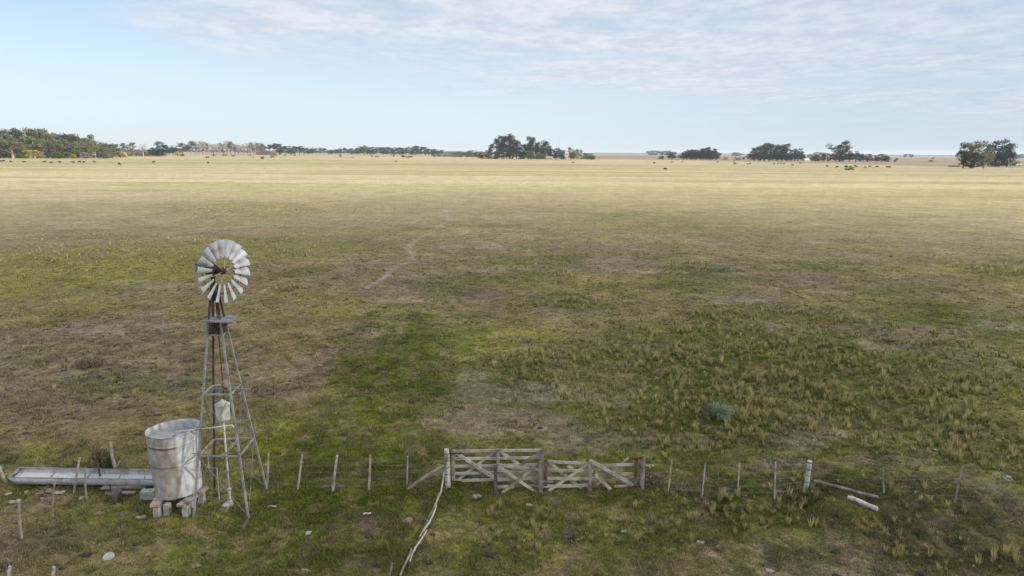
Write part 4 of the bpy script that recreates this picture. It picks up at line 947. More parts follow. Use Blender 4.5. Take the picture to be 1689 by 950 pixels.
# ------------------------------------------------------------------ trees
PROTO = {}
def make_tree(key, kind, seed):
    rg = random.Random(seed); mbt = MB(); mbl = MB(); H = 20.0     # every tree is modelled 20 m high, then scaled
    def clump(c, r, n, s): 
        for _ in range(n):
            d_ = Vector((rg.gauss(0, 1), rg.gauss(0, 1), rg.gauss(0, 1))).normalized() * (rg.random() ** .45)
            p = Vector(c) + Vector((d_.x * r[0], d_.y * r[1], d_.z * r[2])); a_ = Vector((rg.gauss(0, 1), rg.gauss(0, 1), rg.gauss(0, .7))).normalized(); b_ = a_.cross(Vector((rg.gauss(0, 1), rg.gauss(0, 1), rg.gauss(0, 1)))).normalized(); q = s * rg.uniform(.5, 1.3)
            mbl.add([p - a_ * q, p - b_ * q * .6, p + a_ * q, p + b_ * q * .6], [(0, 1, 2, 3)])
    tm, lm = 'trunk_dark', 'leaf_dark'
    if kind in ('euca', 'euca_pale', 'euca_dark'):
        tm, lm = ('trunk_dark' if kind == 'euca_dark' else 'trunk_pale'), {'euca': 'leaf_euca', 'euca_dark': 'leaf_dark'}.get(kind, 'leaf_olive')  # euca_dark: dark foliage, with cloud shade on right-hand trees put into the colour
        mbt.tube([(0, 0, -.5), (rg.uniform(-.3, .3), 0, 5), (rg.uniform(-.6, .6), 0, 10), (rg.uniform(-.8, .8), 0, 16)], [.6, .45, .32, .12], 7)
        for k in range(13):
            z = 6.5 + 12.0 * (k + rg.random()) / 13; t = rg.uniform(0, 6.28); rad = rg.uniform(1.2, 4.6) * (1 - max(0, z - 12) / 12)
            c = Vector((math.cos(t) * rad, math.sin(t) * rad, z)); mbt.tube([(0, 0, z - 3.2), (c.x * .5, c.y * .5, z - 1.2), tuple(c)], [.22, .14, .06], 5)
            fu = 1.35 if kind == 'euca_dark' else 1.0; r = rg.uniform(1.3, 2.4) * fu; clump(c, (r * 1.15, r * 1.15, r * .9), int(85 * fu ** 2), .45)
        clump((0, 0, 18.2), (1.8, 1.8, 1.5), 80, .42)
    elif kind == 'dense':
        mbt.tube([(0, 0, -.5), (0, 0, 6), (0, 0, 14)], [.5, .35, .12], 6)
        for k in range(26):
            z = 1.8 + 17 * rg.random(); w = 5.6 * math.sin(math.pi * min(1, (z + 3.5) / 24)) ** .8; t = rg.uniform(0, 6.28); rad = w * rg.uniform(.45, .9)
            r = rg.uniform(1.3, 2.5); clump((math.cos(t) * rad, math.sin(t) * rad, min(z, 18.6)), (r, r, r * .9), 75, .45)
        clump((0, 0, 9), (3.6, 3.6, 7.5), 420, .6)
    elif kind in ('broad', 'broad_olive', 'broad_dark'):
        lm = {'broad': 'leaf_euca', 'broad_dark': 'leaf_dark'}.get(kind, 'leaf_olive'); tm = 'trunk_pale' if kind == 'broad_olive' else 'trunk_dark'  # broad_dark: shade over the right-hand trees is carried by its leaf colour
        mbt.tube([(0, 0, -.5), (.2, 0, 5), (0, 0, 10)], [.8, .6, .3], 7)
        for k in range(28):
            t = rg.uniform(0, 6.28); z = rg.uniform(5.5, 18.2); w = 8.6 * (math.sin(math.pi * min(1, max(0.08, (z - 2.5) / 18.5))) ** .7); rad = w * rg.uniform(.4, .95)
            c = Vector((math.cos(t) * rad, math.sin(t) * rad, z)); r = rg.uniform(1.5, 2.8)
            if k % 2: mbt.tube([(0, 0, 4 + (z - 5) * .3), (c.x * .5, c.y * .5, z * .72), tuple(c)], [.28, .17, .07], 5)
            clump(c, (r * 1.1, r * 1.1, r * .75), 80, .45)
        clump((0, 0, 12), (4.5, 4.5, 4), 220, .5)
    elif kind == 'umbrella':
        lm = 'leaf_dark'
        mbt.tube([(0, 0, -.5), (.3, 0, 8), (0, 0, 15)], [.5, .38, .2], 7)
        for k in range(18):
            t = rg.uniform(0, 6.28); rad = rg.uniform(.5, 5.2); z = 17.0 - rad * .35 + rg.uniform(-6, .8); c = Vector((math.cos(t) * rad, math.sin(t) * rad, z))
            mbt.tube([(0, 0, 11), tuple(c)], [.2, .06], 5); r = rg.uniform(1.3, 2.2); clump(c, (r * 1.3, r * 1.3, r * .75), 75, .45)
    elif kind == 'bare':
        tm, lm = 'trunk_pale', 'leaf_grey'
        mbt.tube([(0, 0, -.5), (rg.uniform(-.4, .4), 0, 9), (rg.uniform(-.6, .6), 0, 19)], [.42, .32, .08], 6)
        for k in range(22):
            z = rg.uniform(6, 18); t = rg.uniform(0, 6.28); L = rg.uniform(1.2, 3.0); e = Vector((math.cos(t) * L, math.sin(t) * L, z + L * rg.uniform(.7, 1.4))); mbt.tube([(0, 0, z - .5), tuple(e)], [.14, .04], 4)
            clump(e, (1.3, 1.3, 1.2), 30, .24)
    elif kind in ('bush', 'bush_green', 'bush_yellow', 'bush_orange', 'bush_rust', 'bush_grey', 'bush_far', 'bush_olive'):
        lm = {'bush_olive': 'leaf_olive', 'bush': 'leaf_dark', 'bush_green': 'leaf_green', 'bush_yellow': 'leaf_yellow', 'bush_orange': 'leaf_orange', 'bush_rust': 'leaf_rust', 'bush_grey': 'leaf_grey', 'bush_far': 'leaf_far'}[kind]
        mbt.tube([(0, 0, -.5), (0, 0, 4), (.5, 0, 9)], [.7, .5, .2], 6)
        for k in range(20):
            t = rg.uniform(0, 6.28); z = rg.uniform(2, 17.2); rad = 9.5 * math.sqrt(max(0, 1 - ((z - 4) / 15) ** 2)) * rg.uniform(.35, .9); r = rg.uniform(2, 3.4); clump((math.cos(t) * rad, math.sin(t) * rad, z), (r, r, r * .85), 50, .75)
        clump((0, 0, 7), (6, 6, 6), 240, .9)
    ms = []
    for mb, nm, mt in ((mbt, 'trunk', tm), (mbl, 'crown', lm)):
        me = bpy.data.meshes.new(key + '_' + nm); me.from_pydata(mb.v, [], mb.f); me.update(); me.materials.append(MATS[mt]); ms.append((nm, me))
    # true height, so that a requested height is met
    H = max(v[2] for v in mbl.v); Wd = np.percentile(np.abs(np.array(mbl.v)[:, 0]), 97)
    PROTO[key] = (ms, H, Wd)
KINDS_ = ['euca_dark', 'broad_dark', 'euca', 'euca_pale', 'dense', 'broad', 'broad_olive', 'umbrella', 'bare', 'bush', 'bush_green', 'bush_yellow', 'bush_orange', 'bush_rust', 'bush_grey', 'bush_far']
NV_ = {'euca_dark': 4, 'broad_dark': 2, 'euca': 4, 'euca_pale': 3, 'dense': 4, 'broad': 3, 'broad_olive': 4, 'umbrella': 3, 'bare': 5}
KINDS_.append('bush_olive')
for kk in KINDS_:
    for v_ in range(NV_.get(kk, 2)): make_tree(f'{kk}{v_}', kk, 100 + 7 * v_ + len(kk) * 13)
trg = random.Random(2)
def zg(p): return gz1(p.x, p.y)
def tree(px, D, hpx, kind, label, group, wpx=None, name=None):
    ms, H, Wd = PROTO[f'{kind}{trg.randrange(NV_.get(kind, 2))}']
    p = atD(px, D); p.z = zg(p) - .1; h = hpx * D / FPX; s = h / H; sw = s * trg.uniform(.9, 1.12) if wpx is None else (wpx * D / FPX / 2) / Wd
    isb = kind.startswith('bush')
    t = thing(name or ('shrub' if isb else 'tree'), label, 'shrub' if isb else 'tree', p, group)
    t.scale = (sw, sw, s); t.rotation_euler = (0, 0, trg.uniform(0, 6.28))
    for nm, me in ms: o = bpy.data.objects.new(nm, me); COL.objects.link(o); o.parent = t
    return t
ORD = ['first', 'second', 'third', 'fourth', 'fifth', 'sixth', 'seventh', 'eighth', 'ninth', 'tenth', 'eleventh', 'twelfth', 'thirteenth', 'fourteenth', 'fifteenth', 'sixteenth', 'seventeenth', 'eighteenth', 'nineteenth', 'twentieth',
       'twenty-first', 'twenty-second', 'twenty-third', 'twenty-fourth', 'twenty-fifth', 'twenty-sixth', 'twenty-seventh', 'twenty-eighth', 'twenty-ninth', 'thirtieth']
# woodland on the far left
sky_l = [(-60, 226), (0, 223), (30, 221), (60, 219.5), (80, 222), (100, 225), (125, 228), (150, 232), (170, 236), (190, 240)]
def interp(L, x): return float(np.interp(x, [a for a, b in L], [b for a, b in L]))
xs = [-55 + k * 9.2 for k in range(27)]
for k, x in enumerate(xs):
    h = 259 - interp(sky_l, x) + trg.uniform(-3, 1.5)
    tree(x, 1010, h, trg.choice(['broad_olive', 'broad', 'broad_olive', 'euca']), f'{ORD[k]} olive crowned tree from the left in the back row of the left wood', 'back row of the left wood', wpx=trg.uniform(17, 23))
for k in range(22):
    x = -52 + k * 11 + trg.uniform(-2, 2)
    h = (260 - interp(sky_l, x)) * trg.uniform(.55, .80)
    tree(x, 950, h, trg.choice(['broad_olive', 'euca_pale', 'broad', 'broad_olive']), f'{ORD[k]} lower olive tree from the left along the front of the left wood', 'front row of the left wood', wpx=trg.uniform(15, 21))
for x, h, kd, lb, w in ((46, 12, 'bush_yellow', 'yellow green round shrub at the left wood edge', 17), (60, 12, 'bush_orange', 'golden orange shrub at the left wood edge', 11), (119, 7, 'bush_yellow', 'bright yellow small shrub before the left wood', 9),
                        (36, 10, 'bush_green', 'green shrub left of the yellow ones at the wood edge', 14), (95, 9, 'bush_green', 'wide low green shrub before the left wood', 26), (198, 11, 'bush_orange', 'orange yellow tree glowing just right of the left wood', 20),
                        (68, 10, 'bush_grey', 'grey leafless shrub right of the golden one', 9), (140, 9, 'bush_grey', 'low grey shrub before the right half of the left wood', 16), (175, 9, 'bush_green', 'low green shrub at the right end of the left wood', 14)):
    tree(x, 925 if x < 190 else 1000, h, kd, lb, 'autumn shrubs by the left wood', wpx=w)
for k in range(26):
    tree(-50 + k * 9.2, 975, trg.uniform(9, 15), trg.choice(['bush_green', 'bush_olive', 'bush', 'bush_olive']), f'{ORD[k]} undergrowth shrub from the left between the trunks of the left wood', 'undergrowth of the left wood', wpx=trg.uniform(12, 18))
tree(20, 935, 25, 'euca_pale', 'pale trunked tree standing before the left wood near the picture edge', None, wpx=26)
tree(152, 960, 33, 'euca_pale', 'airy tall tree rising above the right end of the left wood', None, wpx=21)
tree(120, 985, 33, 'euca', 'airy greyish crown rising from the middle of the left wood', None, wpx=20)
# row behind it
for x, h, kd, lb, w in ((205, 19, 'euca_pale', 'pale airy tree right behind the orange tree', 15), (220, 20, 'euca_pale', 'tall pale tree between orange tree and lone dark one', 16), (236, 18, 'bare', 'leafless pinkish tree left of the round dark tree', 12),
                        (251, 13, 'dense', 'small blue dark tree left of the round dark tree', 9), (264, 22, 'dense', 'round dark green tree standing alone right of the left wood', 16), (192, 14, 'dense', 'blue green tree half hidden behind the left wood end', 10),
                        (259, 8, 'bush', 'low dark shrub at the foot of the round dark tree', 8), (215, 6, 'bush_green', 'low green shrub right of the orange tree', 9)):
    tree(x, 1240, h, kd, lb, 'trees right of the left wood', wpx=w)
for k in range(8): tree(222 + k * 6.5, 1300, trg.uniform(6, 8), 'bush_rust', f'{ORD[k]} low reddish shrub from the left behind the orange tree', 'reddish hedge left of the pale grove', wpx=12)
for k, (x, h) in enumerate(((279, 10), (285, 13), (291, 11))): tree(x, 1700, h, 'dense', f'{ORD[k]} bluish tree from the left in the gap before the pale grove', 'bluish trees before the pale grove', wpx=10)
for x, h, lb in ((301, 17, 'leafy tree at the left end of the pale grove'), (316, 20, 'tall leafy tree just inside the pale grove left end'), (309, 15, 'lower leafy tree between two taller ones at the pale grove left end')): tree(x, 1700, h, 'euca', lb, None, wpx=14)
for k in range(52):
    x = 322 + k * 2.25 + trg.uniform(-.8, .8); h = 17.5 + 2.2 * math.sin(k * .33) + trg.uniform(-1.5, 1.2)
    kd = 'bare' if trg.random() < .86 else 'euca'
    tree(x, 1720 + trg.uniform(-40, 60), h, kd, 'slender pale trunked tree in the dense bare grove left of centre', 'pale bare grove', wpx=trg.uniform(6, 9))
tree(382, 1700, 20, 'euca', 'leafy crown rising over the middle of the pale grove', None, wpx=12)
for k, (x, h, kd) in enumerate(((424, 18, 'euca'), (433, 15, 'euca'), (445, 16, 'umbrella'), (453, 18, 'umbrella'), (461, 17, 'dense'), (471, 14, 'umbrella'), (480, 14.5, 'dense'), (487, 13, 'umbrella'), (494, 14, 'umbrella'), (501, 12, 'umbrella'))):
    tree(x, 1700, h, kd, f'{ORD[k]} dark tree from the left at the right end of the pale grove', 'dark trees right of the pale grove', wpx=13)
for k in range(6): tree(426 + k * 5, 1660, 7, 'bush_grey', f'{ORD[k]} pinkish grey shrub from the left under the dark trees by the pale grove', 'grey shrubs by the pale grove', wpx=9)
xs = [508 + k * 6.6 for k in range(13)]
for k, x in enumerate(xs): tree(x, 2100, trg.uniform(7, 11), trg.choice(['dense', 'umbrella', 'euca']), f'{ORD[k]} bluish tree from the left in the low gap of the tree line', 'low bluish tree line', wpx=10)
xs = [590 + k * 5.3 for k in range(27)]
for k, x in enumerate(xs):
    h = interp([(585, 9), (597, 14), (612, 13), (640, 12.5), (660, 12), (680, 13.5), (690, 14), (705, 12), (720, 9), (740, 7)], x) + trg.uniform(-1, 1)
    tree(x, 2000, h, trg.choice(['dense', 'umbrella', 'dense', 'euca', 'dense']), f'{ORD[k]} dark tree from the left in the long row left of the central grove', 'long tree row left of the central grove', wpx=9.5)
tree(602, 1950, 15.5, 'euca', 'slightly taller tree at the left of the long row', None, wpx=9)
tree(686, 1950, 15.5, 'umbrella', 'tallest rounded tree in the long row left of the central grove', None, wpx=12)
for k in range(14): tree(745 + k * 4.6, 1350, trg.uniform(9, 12), 'bush_grey' if k % 4 else 'bare', f'{ORD[k]} leafless grey tree from the left beside the central grove', 'grey leafless thicket', wpx=11)
tree(785, 1330, 9, 'dense', 'small dark cypress in the grey thicket', None, wpx=5)
for k in range(5): tree(716 + k * 8, 1500, 5.5, 'bush_green', f'{ORD[k]} low green shrub from the left before the grey thicket', 'green shrubs before the thicket', wpx=9)
# central grove
CG = 'central grove'
for x, h, kd, lb, w, D in ((811, 24, 'euca_dark', 'leftmost airy eucalyptus of the central grove', 10, 1080), (819, 33, 'euca_dark', 'second tall airy eucalyptus of the central grove', 15, 1080), (828, 38, 'euca_dark', 'tall eucalyptus left of the highest one', 17, 1090),
                           (841, 41, 'euca_dark', 'highest eucalyptus of the central grove', 24, 1080), (852, 32, 'euca_dark', 'dark eucalyptus right of the highest one', 15, 1070), (846, 22, 'dense', 'dense dark tree under the highest eucalyptus', 17, 1060), (863, 24, 'dense', 'bluish dense tree in the dip of the central grove', 19, 1080),
                           (875, 37, 'euca_dark', 'tall dark tree in the middle of the central grove', 17, 1075), (871, 26, 'dense', 'dense tree below the tall middle one', 15, 1062), (887, 28, 'euca_dark', 'lower crown right of the tall middle tree', 12, 1075), (900, 31, 'euca_dark', 'leaning tall tree above the small brick house', 15, 1075), (892, 23, 'dense', 'dense tree left of the leaning one', 16, 1065),
                           (908, 22, 'dense', 'pointed dark tree right of the leaning one', 13, 1075), (918, 19, 'dense', 'black round tree left of the pale trunked pair', 14, 1060), (927, 16, 'dense', 'low black tree at the left pale trunked one', 11, 1062), (939, 20, 'euca_pale', 'left of two pale trunked olive trees', 13, 1040), (952, 17, 'euca_pale', 'right of two pale trunked olive trees', 15, 1040),
                           (959, 16, 'euca_pale', 'thin olive crown behind the right pale trunked tree', 7, 1070), (831, 16, 'dense', 'dense tree at the left foot of the grove', 15, 1062), (820, 13, 'dense', 'small dense tree at the left foot of the grove', 12, 1062), (946, 12, 'dense', 'dark low tree between the two pale trunks', 13, 1060)):
    tree(x, D, h, kd, lb, CG, wpx=w)
for x, h, kd, lb, w in ((872, 14, 'bush_green', 'light green tree at the foot of the central grove', 17), (889, 12.5, 'bush_orange', 'orange topped shrub at the foot of the central grove', 11), (884, 10, 'bush_green', 'low green shrub left of the orange one', 15), (896, 9, 'bush_green', 'green shrub right of the orange one', 12),
                        (969, 11, 'bush_green', 'round green shrub at the right end of the central grove', 20), (978, 7, 'bush_green', 'small green shrub outermost right of the central grove', 9), (806, 9, 'bush', 'dark shrub at the left foot of the grove', 14), (794, 8, 'bush', 'low dark shrub left of the central grove', 12), (929, 6, 'bush_green', 'tiny green shrub before the black trees', 9), (860, 7, 'bush', 'low dark shrub below the bluish tree', 13), (817, 6, 'bush', 'dark undergrowth at the far left tree', 14)):
    tree(x, 1045, h, kd, lb, 'shrubs of the central grove', wpx=w)
# right of centre
far_lb = 'faint blue clump of trees on the right horizon'
for k, (x, h, w) in enumerate(((1073, 8, 10), (1081, 8, 10), (1093, 7.5, 9), (1101, 8, 9), (1108, 6, 8), (1213, 6, 11), (1219, 5, 9), (1350, 7, 14), (1362, 6, 12), (1494, 5, 5), (1503, 5, 6), (1683, 6, 16), (1672, 6, 10), (1186, 5, 8))):
    tree(x, 3300, h, 'bush_far', f'{ORD[k]} faint blue tree clump from the left on the right horizon', 'faint blue clumps on the horizon', wpx=w, name='distant_tree')
for x, h, kd, lb, w, D in ((1091, 6, 'bush', 'small dark shrub left of the dense pine clump', 9, 1150), (1109, 12.5, 'dense', 'single dark round tree left of the dense pine clump', 14, 1150), (1197, 5, 'bush_grey', 'small grey shrub right of the dense pine clump', 8, 1200), (1218, 4.5, 'bush_grey', 'low grey brown shrub before the horizon clump', 12, 1200),
                           (1227, 4, 'bush', 'tiny dark shrub left of the right hand grove', 5, 1300), (1120, 8, 'bush_yellow', 'dry yellow shrub between single tree and pine clump', 7, 1160), (1478, 4, 'bush', 'lone small dark shrub right of the right hand grove', 5, 1200), (1481, 3, 'bush', 'tiny shrub behind the lone dark one', 4, 1600), (1537, 2.6, 'bush', 'flat dark shrub in the fallow field', 6, 1300), (1540, 2.2, 'bush', 'tiny dark shrub near the fallow horizon', 4, 2000)):
    tree(x, D, h, kd, lb, 'scattered shrubs on the right plain', wpx=w)
for k, (x, h) in enumerate(((1128, 12), (1133, 16), (1138, 15), (1143, 16.5), (1149, 16), (1155, 17), (1161, 18), (1166, 20), (1171, 20.5), (1177, 18.5), (1181, 13), (1147, 12), (1158, 13), (1170, 14))):
    tree(x, 1150 + (k % 3) * 12, h, 'dense', f'{ORD[k]} dark pine from the left in the dense clump right of centre', 'dense pine clump', wpx=12)
for k, (x, h, kd, w) in enumerate(((1236, 11, 'euca_dark', 8), (1244, 20, 'euca_dark', 10), (1253, 23, 'euca_dark', 14), (1262, 27, 'euca_dark', 15), (1271, 27, 'euca_dark', 15), (1281, 25, 'euca_dark', 14), (1289, 23, 'dense', 13), (1297, 26, 'euca_dark', 15), (1306, 17, 'dense', 11), (1317, 19, 'dense', 15), (1324, 12, 'dense', 9))):
    tree(x, 1180, h, kd, f'{ORD[k]} tree from the left in the right hand grove beside the white house', 'right hand grove', wpx=w)
for k in range(9): tree(1246 + k * 7.6, 1165, trg.uniform(11, 14), 'dense', f'{ORD[k]} dense lower tree from the left under the right hand grove', 'undergrowth of the right hand grove', wpx=13)
for x, h, kd, lb, w in ((1341, 11, 'bush_rust', 'brownish round tree just right of the white house', 19), (1347, 8, 'bush', 'dark shrub under the brownish round tree', 15), (1360, 11, 'dense', 'small pointed dark tree left of the big spreading one', 8), (1368, 7, 'bush', 'dark low shrub left of the big spreading tree', 9), (1386, 31, 'broad_dark', 'big spreading tree with high round crown right of the white house', 33),
                        (1380, 13, 'dense', 'dense dark tree under the left of the big crown', 13), (1392, 14, 'dense', 'dense dark tree under the right of the big crown', 13), (1402, 15, 'dense', 'dark tree directly right of the big crown', 12), (1413, 15.5, 'dense', 'round dark tree left of the first gap', 15), (1422, 12, 'dense', 'small dark tree at the first gap', 7),
                        (1433, 11.5, 'dense', 'lone round dark tree between the two gaps', 14), (1447, 10, 'dense', 'narrow dark tree right of the second gap', 7), (1456, 12, 'dense', 'rounded dark tree near the row end', 12), (1465, 8.5, 'dense', 'last small dark tree of the right row', 8)):
    tree(x, 1150, h, kd, lb, 'trees right of the white house', wpx=w)
tree(1608, 688, 38, 'broad_olive', 'olive lit tree of the big pair on the far right', None, wpx=32)
tree(1592, 690, 31, 'broad_dark', 'dark left edge tree of the big pair on the far right', None, wpx=19)
tree(1605, 680, 22, 'bush', 'dense shrub skirt under the olive tree on the far right', None, wpx=34)
tree(1626, 695, 29, 'broad_olive', 'lower right crown of the olive tree on the far right', None, wpx=22)
tree(1645, 820, 37, 'broad_dark', 'tall dark tree rightmost but one on the far right', None, wpx=34)
tree(1664, 830, 31, 'euca_dark', 'thin airy tree outermost right on the far right', None, wpx=18)
tree(1640, 815, 20, 'bush', 'dark shrub skirt below the tall dark tree', None, wpx=34)
tree(1664, 815, 16, 'bush', 'low dark shrub under the thin airy tree', None, wpx=24)
for k in range(6): tree(1569 + k * 3.4, 760, 2.2, 'bush', f'{ORD[k]} tiny dark shrub from the left in the line beside the olive tree', 'tiny shrubs beside the olive tree', wpx=3.5)
# near the middle distance
tree(1403, 520, 7, 'bush_green', 'green flat topped shrub among the cattle on the right', None, wpx=13)
for x, h, kd, lb, w, D in ((292, 7.5, 'bush_yellow', 'olive yellow shrub before the pale grove left end', 10, 1350), (300, 3, 'bush', 'flat dark shrub right of the olive yellow one', 7, 1320), (352, 3.5, 'bush_yellow', 'low yellowish shrub before the pale grove', 10, 1350), (371, 4, 'bush_yellow', 'yellow green shrub in front of the pale grove middle', 12, 1350), (384, 2.6, 'bush', 'low dark shrub before the pale grove middle', 7, 1300),
                           (341, 2.5, 'bush', 'flat dark shrub left in front of the pale grove', 7, 1000), (432, 4.2, 'bush', 'round black shrub before the dark trees by the pale grove', 6.5, 900), (448, 4.5, 'bush_rust', 'round brown shrub right of the black one', 7, 1050), (452, 8, 'bush_yellow', 'tall olive shrub above the round brown one', 13, 1350), (470, 5, 'bush_yellow', 'small olive shrub right of the tall olive one', 5, 1350), (486, 5, 'bush_yellow', 'outermost small olive shrub of the row', 6, 1350),
                           (413, 4, 'bush_yellow', 'thin yellow shrub before the right part of the pale grove', 4, 1350), (561, 4, 'bush_rust', 'reddish shrub in the straw field before the low tree line', 5, 1300), (582, 2, 'bush_rust', 'tiny brown shrub in the straw field', 4, 1100), (613, 3.5, 'bush_rust', 'small brown shrub before the long row left end', 5, 1400), (622, 2.5, 'bush_green', 'flat green shrub before the long row', 7, 1250), (665, 3.5, 'bush', 'dark green shrub before the middle of the long row', 9, 1250), (673, 2.5, 'bush', 'flat dark shrub right of the dark green one', 10, 1200), (678, 2.8, 'bush', 'small dark shrub ending the group before the long row', 6, 1250), (649, 3.5, 'bush_grey', 'grey shrub before the long row', 4, 1350)):
    tree(x, D, h, kd, lb, 'shrubs dotted over the straw field', wpx=w)
# far horizon woods, one mass
random.seed(12)
for (x0, x1, D, hp, lb) in ((980, 1640, 9000, 1.6, 'thin dark blue line of woods along the right horizon'), (-40, 830, 3600, 4.0, 'low bluish woods along the left horizon behind the tree rows')):
    mb = MB(); rg = random.Random(int(D)); n = 520
    for k in range(n):
        x = x0 + (x1 - x0) * (k + rg.random()) / n; p = atD(x, D + rg.uniform(-150, 150)); hh_ = hp * D / FPX * (.6 + .5 * float(fbm(np.array([x / 1.0]), np.array([1.]), 30., 3, 9.)[0])) * rg.uniform(.7, 1.1)
        w_ = (x1 - x0) / n * D / FPX * 1.6; p.z = zg(p)
        mb.blob((p.x, p.y, p.z + hh_ * .45), (w_, w_, hh_ * .6), k, 6, 4, .4)
    o = mb.build('distant_wood', 'leaf_far'); tag(o, lb, 'distant woods', kind='stuff')

# ------------------------------------------------------------------ buildings far away
def house(px, D, wpx, hpx, wall, roof, label, rot, gable=True):
    p = atD(px, D); p.z = zg(p); w = wpx * D / FPX; h = hpx * D / FPX * .62; rh = hpx * D / FPX * .38; dp_ = w * .7
    t = thing('farm_house', label, 'house', p); t.rotation_euler = (0, 0, rot)
    mb = MB(); mb.beam((-w / 2, 0, h / 2 - .2), (w / 2, 0, h / 2 - .2), dp_, h + .4); o = mb.build('wall', wall, None); o.parent = t
    mb = MB(); e = .4; vs = [(-w / 2 - e, -dp_ / 2 - e, h - .05), (w / 2 + e, -dp_ / 2 - e, h - .05), (w / 2 + e, dp_ / 2 + e, h - .05), (-w / 2 - e, dp_ / 2 + e, h - .05), (-w / 2 - e, 0, h + rh), (w / 2 + e, 0, h + rh)]
    mb.add(vs, [(0, 1, 5, 4), (2, 3, 4, 5), (0, 4, 3), (1, 2, 5), (3, 2, 1, 0)]); o = mb.build('roof', roof, None); o.parent = t
    for k in (-.28, .28):
        mb = MB(); mb.beam((k * w - .5, -dp_ / 2 - .01, h * .5), (k * w + .5, -dp_ / 2 - .01, h * .5), .06, 1.1); o = mb.build('window', 'pane_dark', None); o.parent = t
    mb = MB(); mb.beam((-.5, -dp_ / 2 - .01, 1.05), (.5, -dp_ / 2 - .01, 1.05), .06, 2.1); o = mb.build('door', 'wood_dark', None); o.parent = t
house(906, 1038, 11, 4.6, 'wall_pink', 'wall_pink', 'low pinkish brick farm house before the central grove', .05)
house(917, 1036, 5, 2.2, 'wall_pink', 'roof_grey', 'tiny pink shed right of the brick farm house', -.1)
house(1331, 1130, 8, 3.8, 'wall_white', 'wall_white', 'small white farm house between the two right groves', .3)
house(1118, 1140, 5, 2.6, 'wall_white', 'roof_grey', 'tiny pale shed beside the dense pine clump', -.3)
house(1682, 900, 6, 2.2, 'wall_white', 'wall_white', 'small white building at the right edge of the plain', .1)
house(1511, 5200, 7, 3.0, 'roof_grey', 'roof_grey', 'pale blue barn on the right horizon', .0)
mp = atD(921.5, 1085); mt_ = thing('radio_mast', 'thin lattice radio mast rising behind the central grove', 'mast', mp)
mb = MB(); hm_ = 37 * 1085 / FPX
for k in range(3): t = k * 2.094; mb.tube([mp + Vector((math.cos(t) * .28, math.sin(t) * .28, -.2)), mp + Vector((math.cos(t) * .18, math.sin(t) * .18, hm_))], .05, 5)
for k in range(40):
    z = hm_ * k / 40; t = k * 2.094; mb.tube([mp + Vector((math.cos(t) * .25, math.sin(t) * .25, z)), mp + Vector((math.cos(t + 2.094) * .25, math.sin(t + 2.094) * .25, z + hm_ / 40))], .03, 4)
mb.build('lattice', 'steel_dull', mt_)

# ------------------------------------------------------------------ cattle
def cow_mesh(mt, graze):
    mb = MB(); mb.tube([(-.95, 0, 1.1), (-.85, 0, 1.12), (-.4, 0, 1.03), (.2, 0, 1.02), (.62, 0, 1.08), (.85, 0, 1.1)], [.12, .30, .40, .42, .36, .18], 12)
    hd_ = (1.35, 0, .35) if graze else (1.35, 0, 1.42); nk = (1.1, 0, .8) if graze else (1.08, 0, 1.3)
    mb.tube([(.6, 0, 1.15), nk, hd_], [.24, .17, .14], 9); e = (hd_[0] + .28, 0, hd_[2] - (.22 if graze else .12)); mb.tube([hd_, e], [.15, .08], 8)
    for s in (-1, 1): mb.tube([(hd_[0], s * .1, hd_[2] + .1), (hd_[0] - .03, s * .25, hd_[2] + .12)], [.04, .02], 5)
    for x_ in (-.68, .55):
        for s in (-1, 1): mb.tube([(x_, s * .2, .95), (x_ + (.06 if x_ < 0 else 0), s * .2, .5), (x_ - .03, s * .2, 0)], [.14, .075, .06], 7)
    mb.tube([(-.95, 0, 1.2), (-1.05, 0, .9), (-1.02, 0, .55)], [.035, .025, .04], 5)
    me = bpy.data.meshes.new('cow_' + mt); me.from_pydata(mb.v, [], mb.f); me.update(); me.shade_smooth(); me.materials.append(MATS[mt]); return me
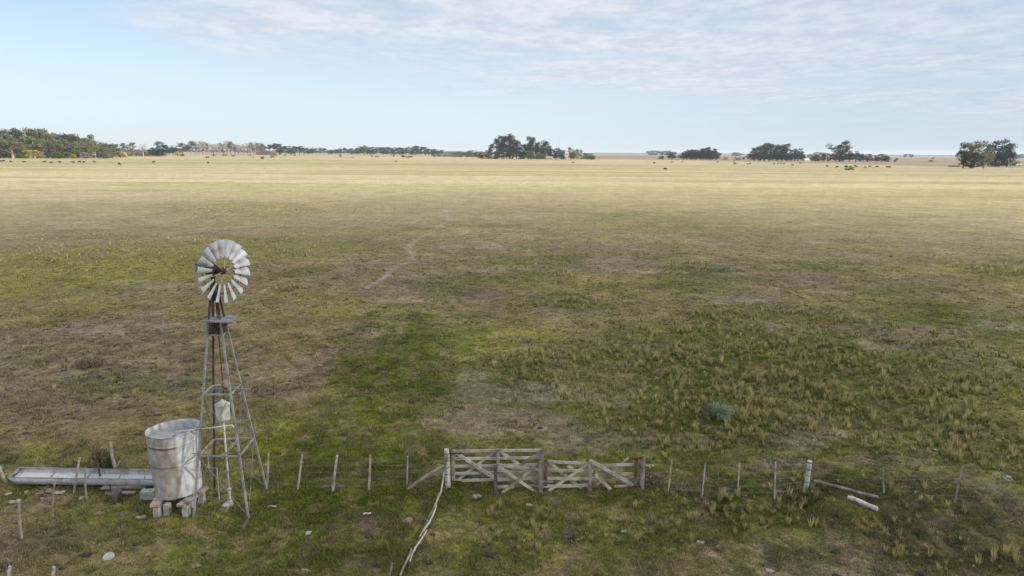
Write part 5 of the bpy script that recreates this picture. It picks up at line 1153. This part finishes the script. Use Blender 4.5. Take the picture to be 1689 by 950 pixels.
CWM = {(m_, g_): cow_mesh(m_, g_) for m_ in ('hide_brown', 'hide_black', 'hide_white') for g_ in (0, 1)}
cows_l = [(2, 268), (6.5, 267.5), (18, 268.5), (40.5, 269.2), (74, 269), (85, 270.3), (99, 269.8), (121, 270), (131.5, 269), (138.5, 269.5), (155.5, 269), (197, 272.4), (254, 269.5), (264, 258.5), (120.5, 261), (127, 260.3), (343.5, 270.8), (417.5, 260.5)]
cows_m = [(653.5, 268.2), (945.5, 270)]
cows_r = [(1079, 270), (1097, 280.6), (1108.5, 268), (1125.5, 267.7), (1184, 268), (1211, 268.5), (1212.5, 271.2), (1233.5, 271.8), (1237.5, 270.5), (1277, 271), (1283, 270.5), (1288, 270.3), (1293, 270.8), (1307, 274.2), (1320, 270.2), (1364, 275.6), (1380.5, 277.3),
          (1395, 276), (1402.5, 276.4), (1410, 274.8), (1412.5, 276.2), (1427.5, 277.5), (1429.5, 276), (1434.5, 276), (1446.5, 276.2), (1463, 276.7), (1467, 276.7), (1458, 262.5)]
rgc = random.Random(6)
def horizon_y(px): return 250.8 + (px - 844.5) * math.tan(R(ROLL))
for L, where in ((cows_l, 'on the left pasture'), (cows_m, 'alone in the middle of the straw field'), (cows_r, 'on the right pasture')):
    for k, (px, py) in enumerate(sorted(L)):
        p = G(px, py); mt_n = 'hide_white' if abs(px - 1429.5) < .1 else ('hide_black' if rgc.random() < .4 else 'hide_brown'); gr = rgc.random() < .7
        col_n = {'hide_white': 'pale', 'hide_black': 'dark', 'hide_brown': 'brown'}[mt_n]
        o = bpy.data.objects.new('cow', CWM[(mt_n, int(gr))]); COL.objects.link(o); o.location = (p.x, p.y, zg(p)); o.rotation_euler = (0, 0, rgc.choice([0, math.pi]) + rgc.uniform(-.6, .6)); o.scale = (1.08,) * 3
        lb = f'{"left" if px < 800 else "right"} hand {col_n} cow {where}' if L is cows_m else f'{col_n} cow, {ORD[k]} from the left {where}'
        tag(o, lb, 'cow', 'grazing cattle')
# sparse low posts at the horizon of the near field, right
# ------------------------------------------------------------------ end
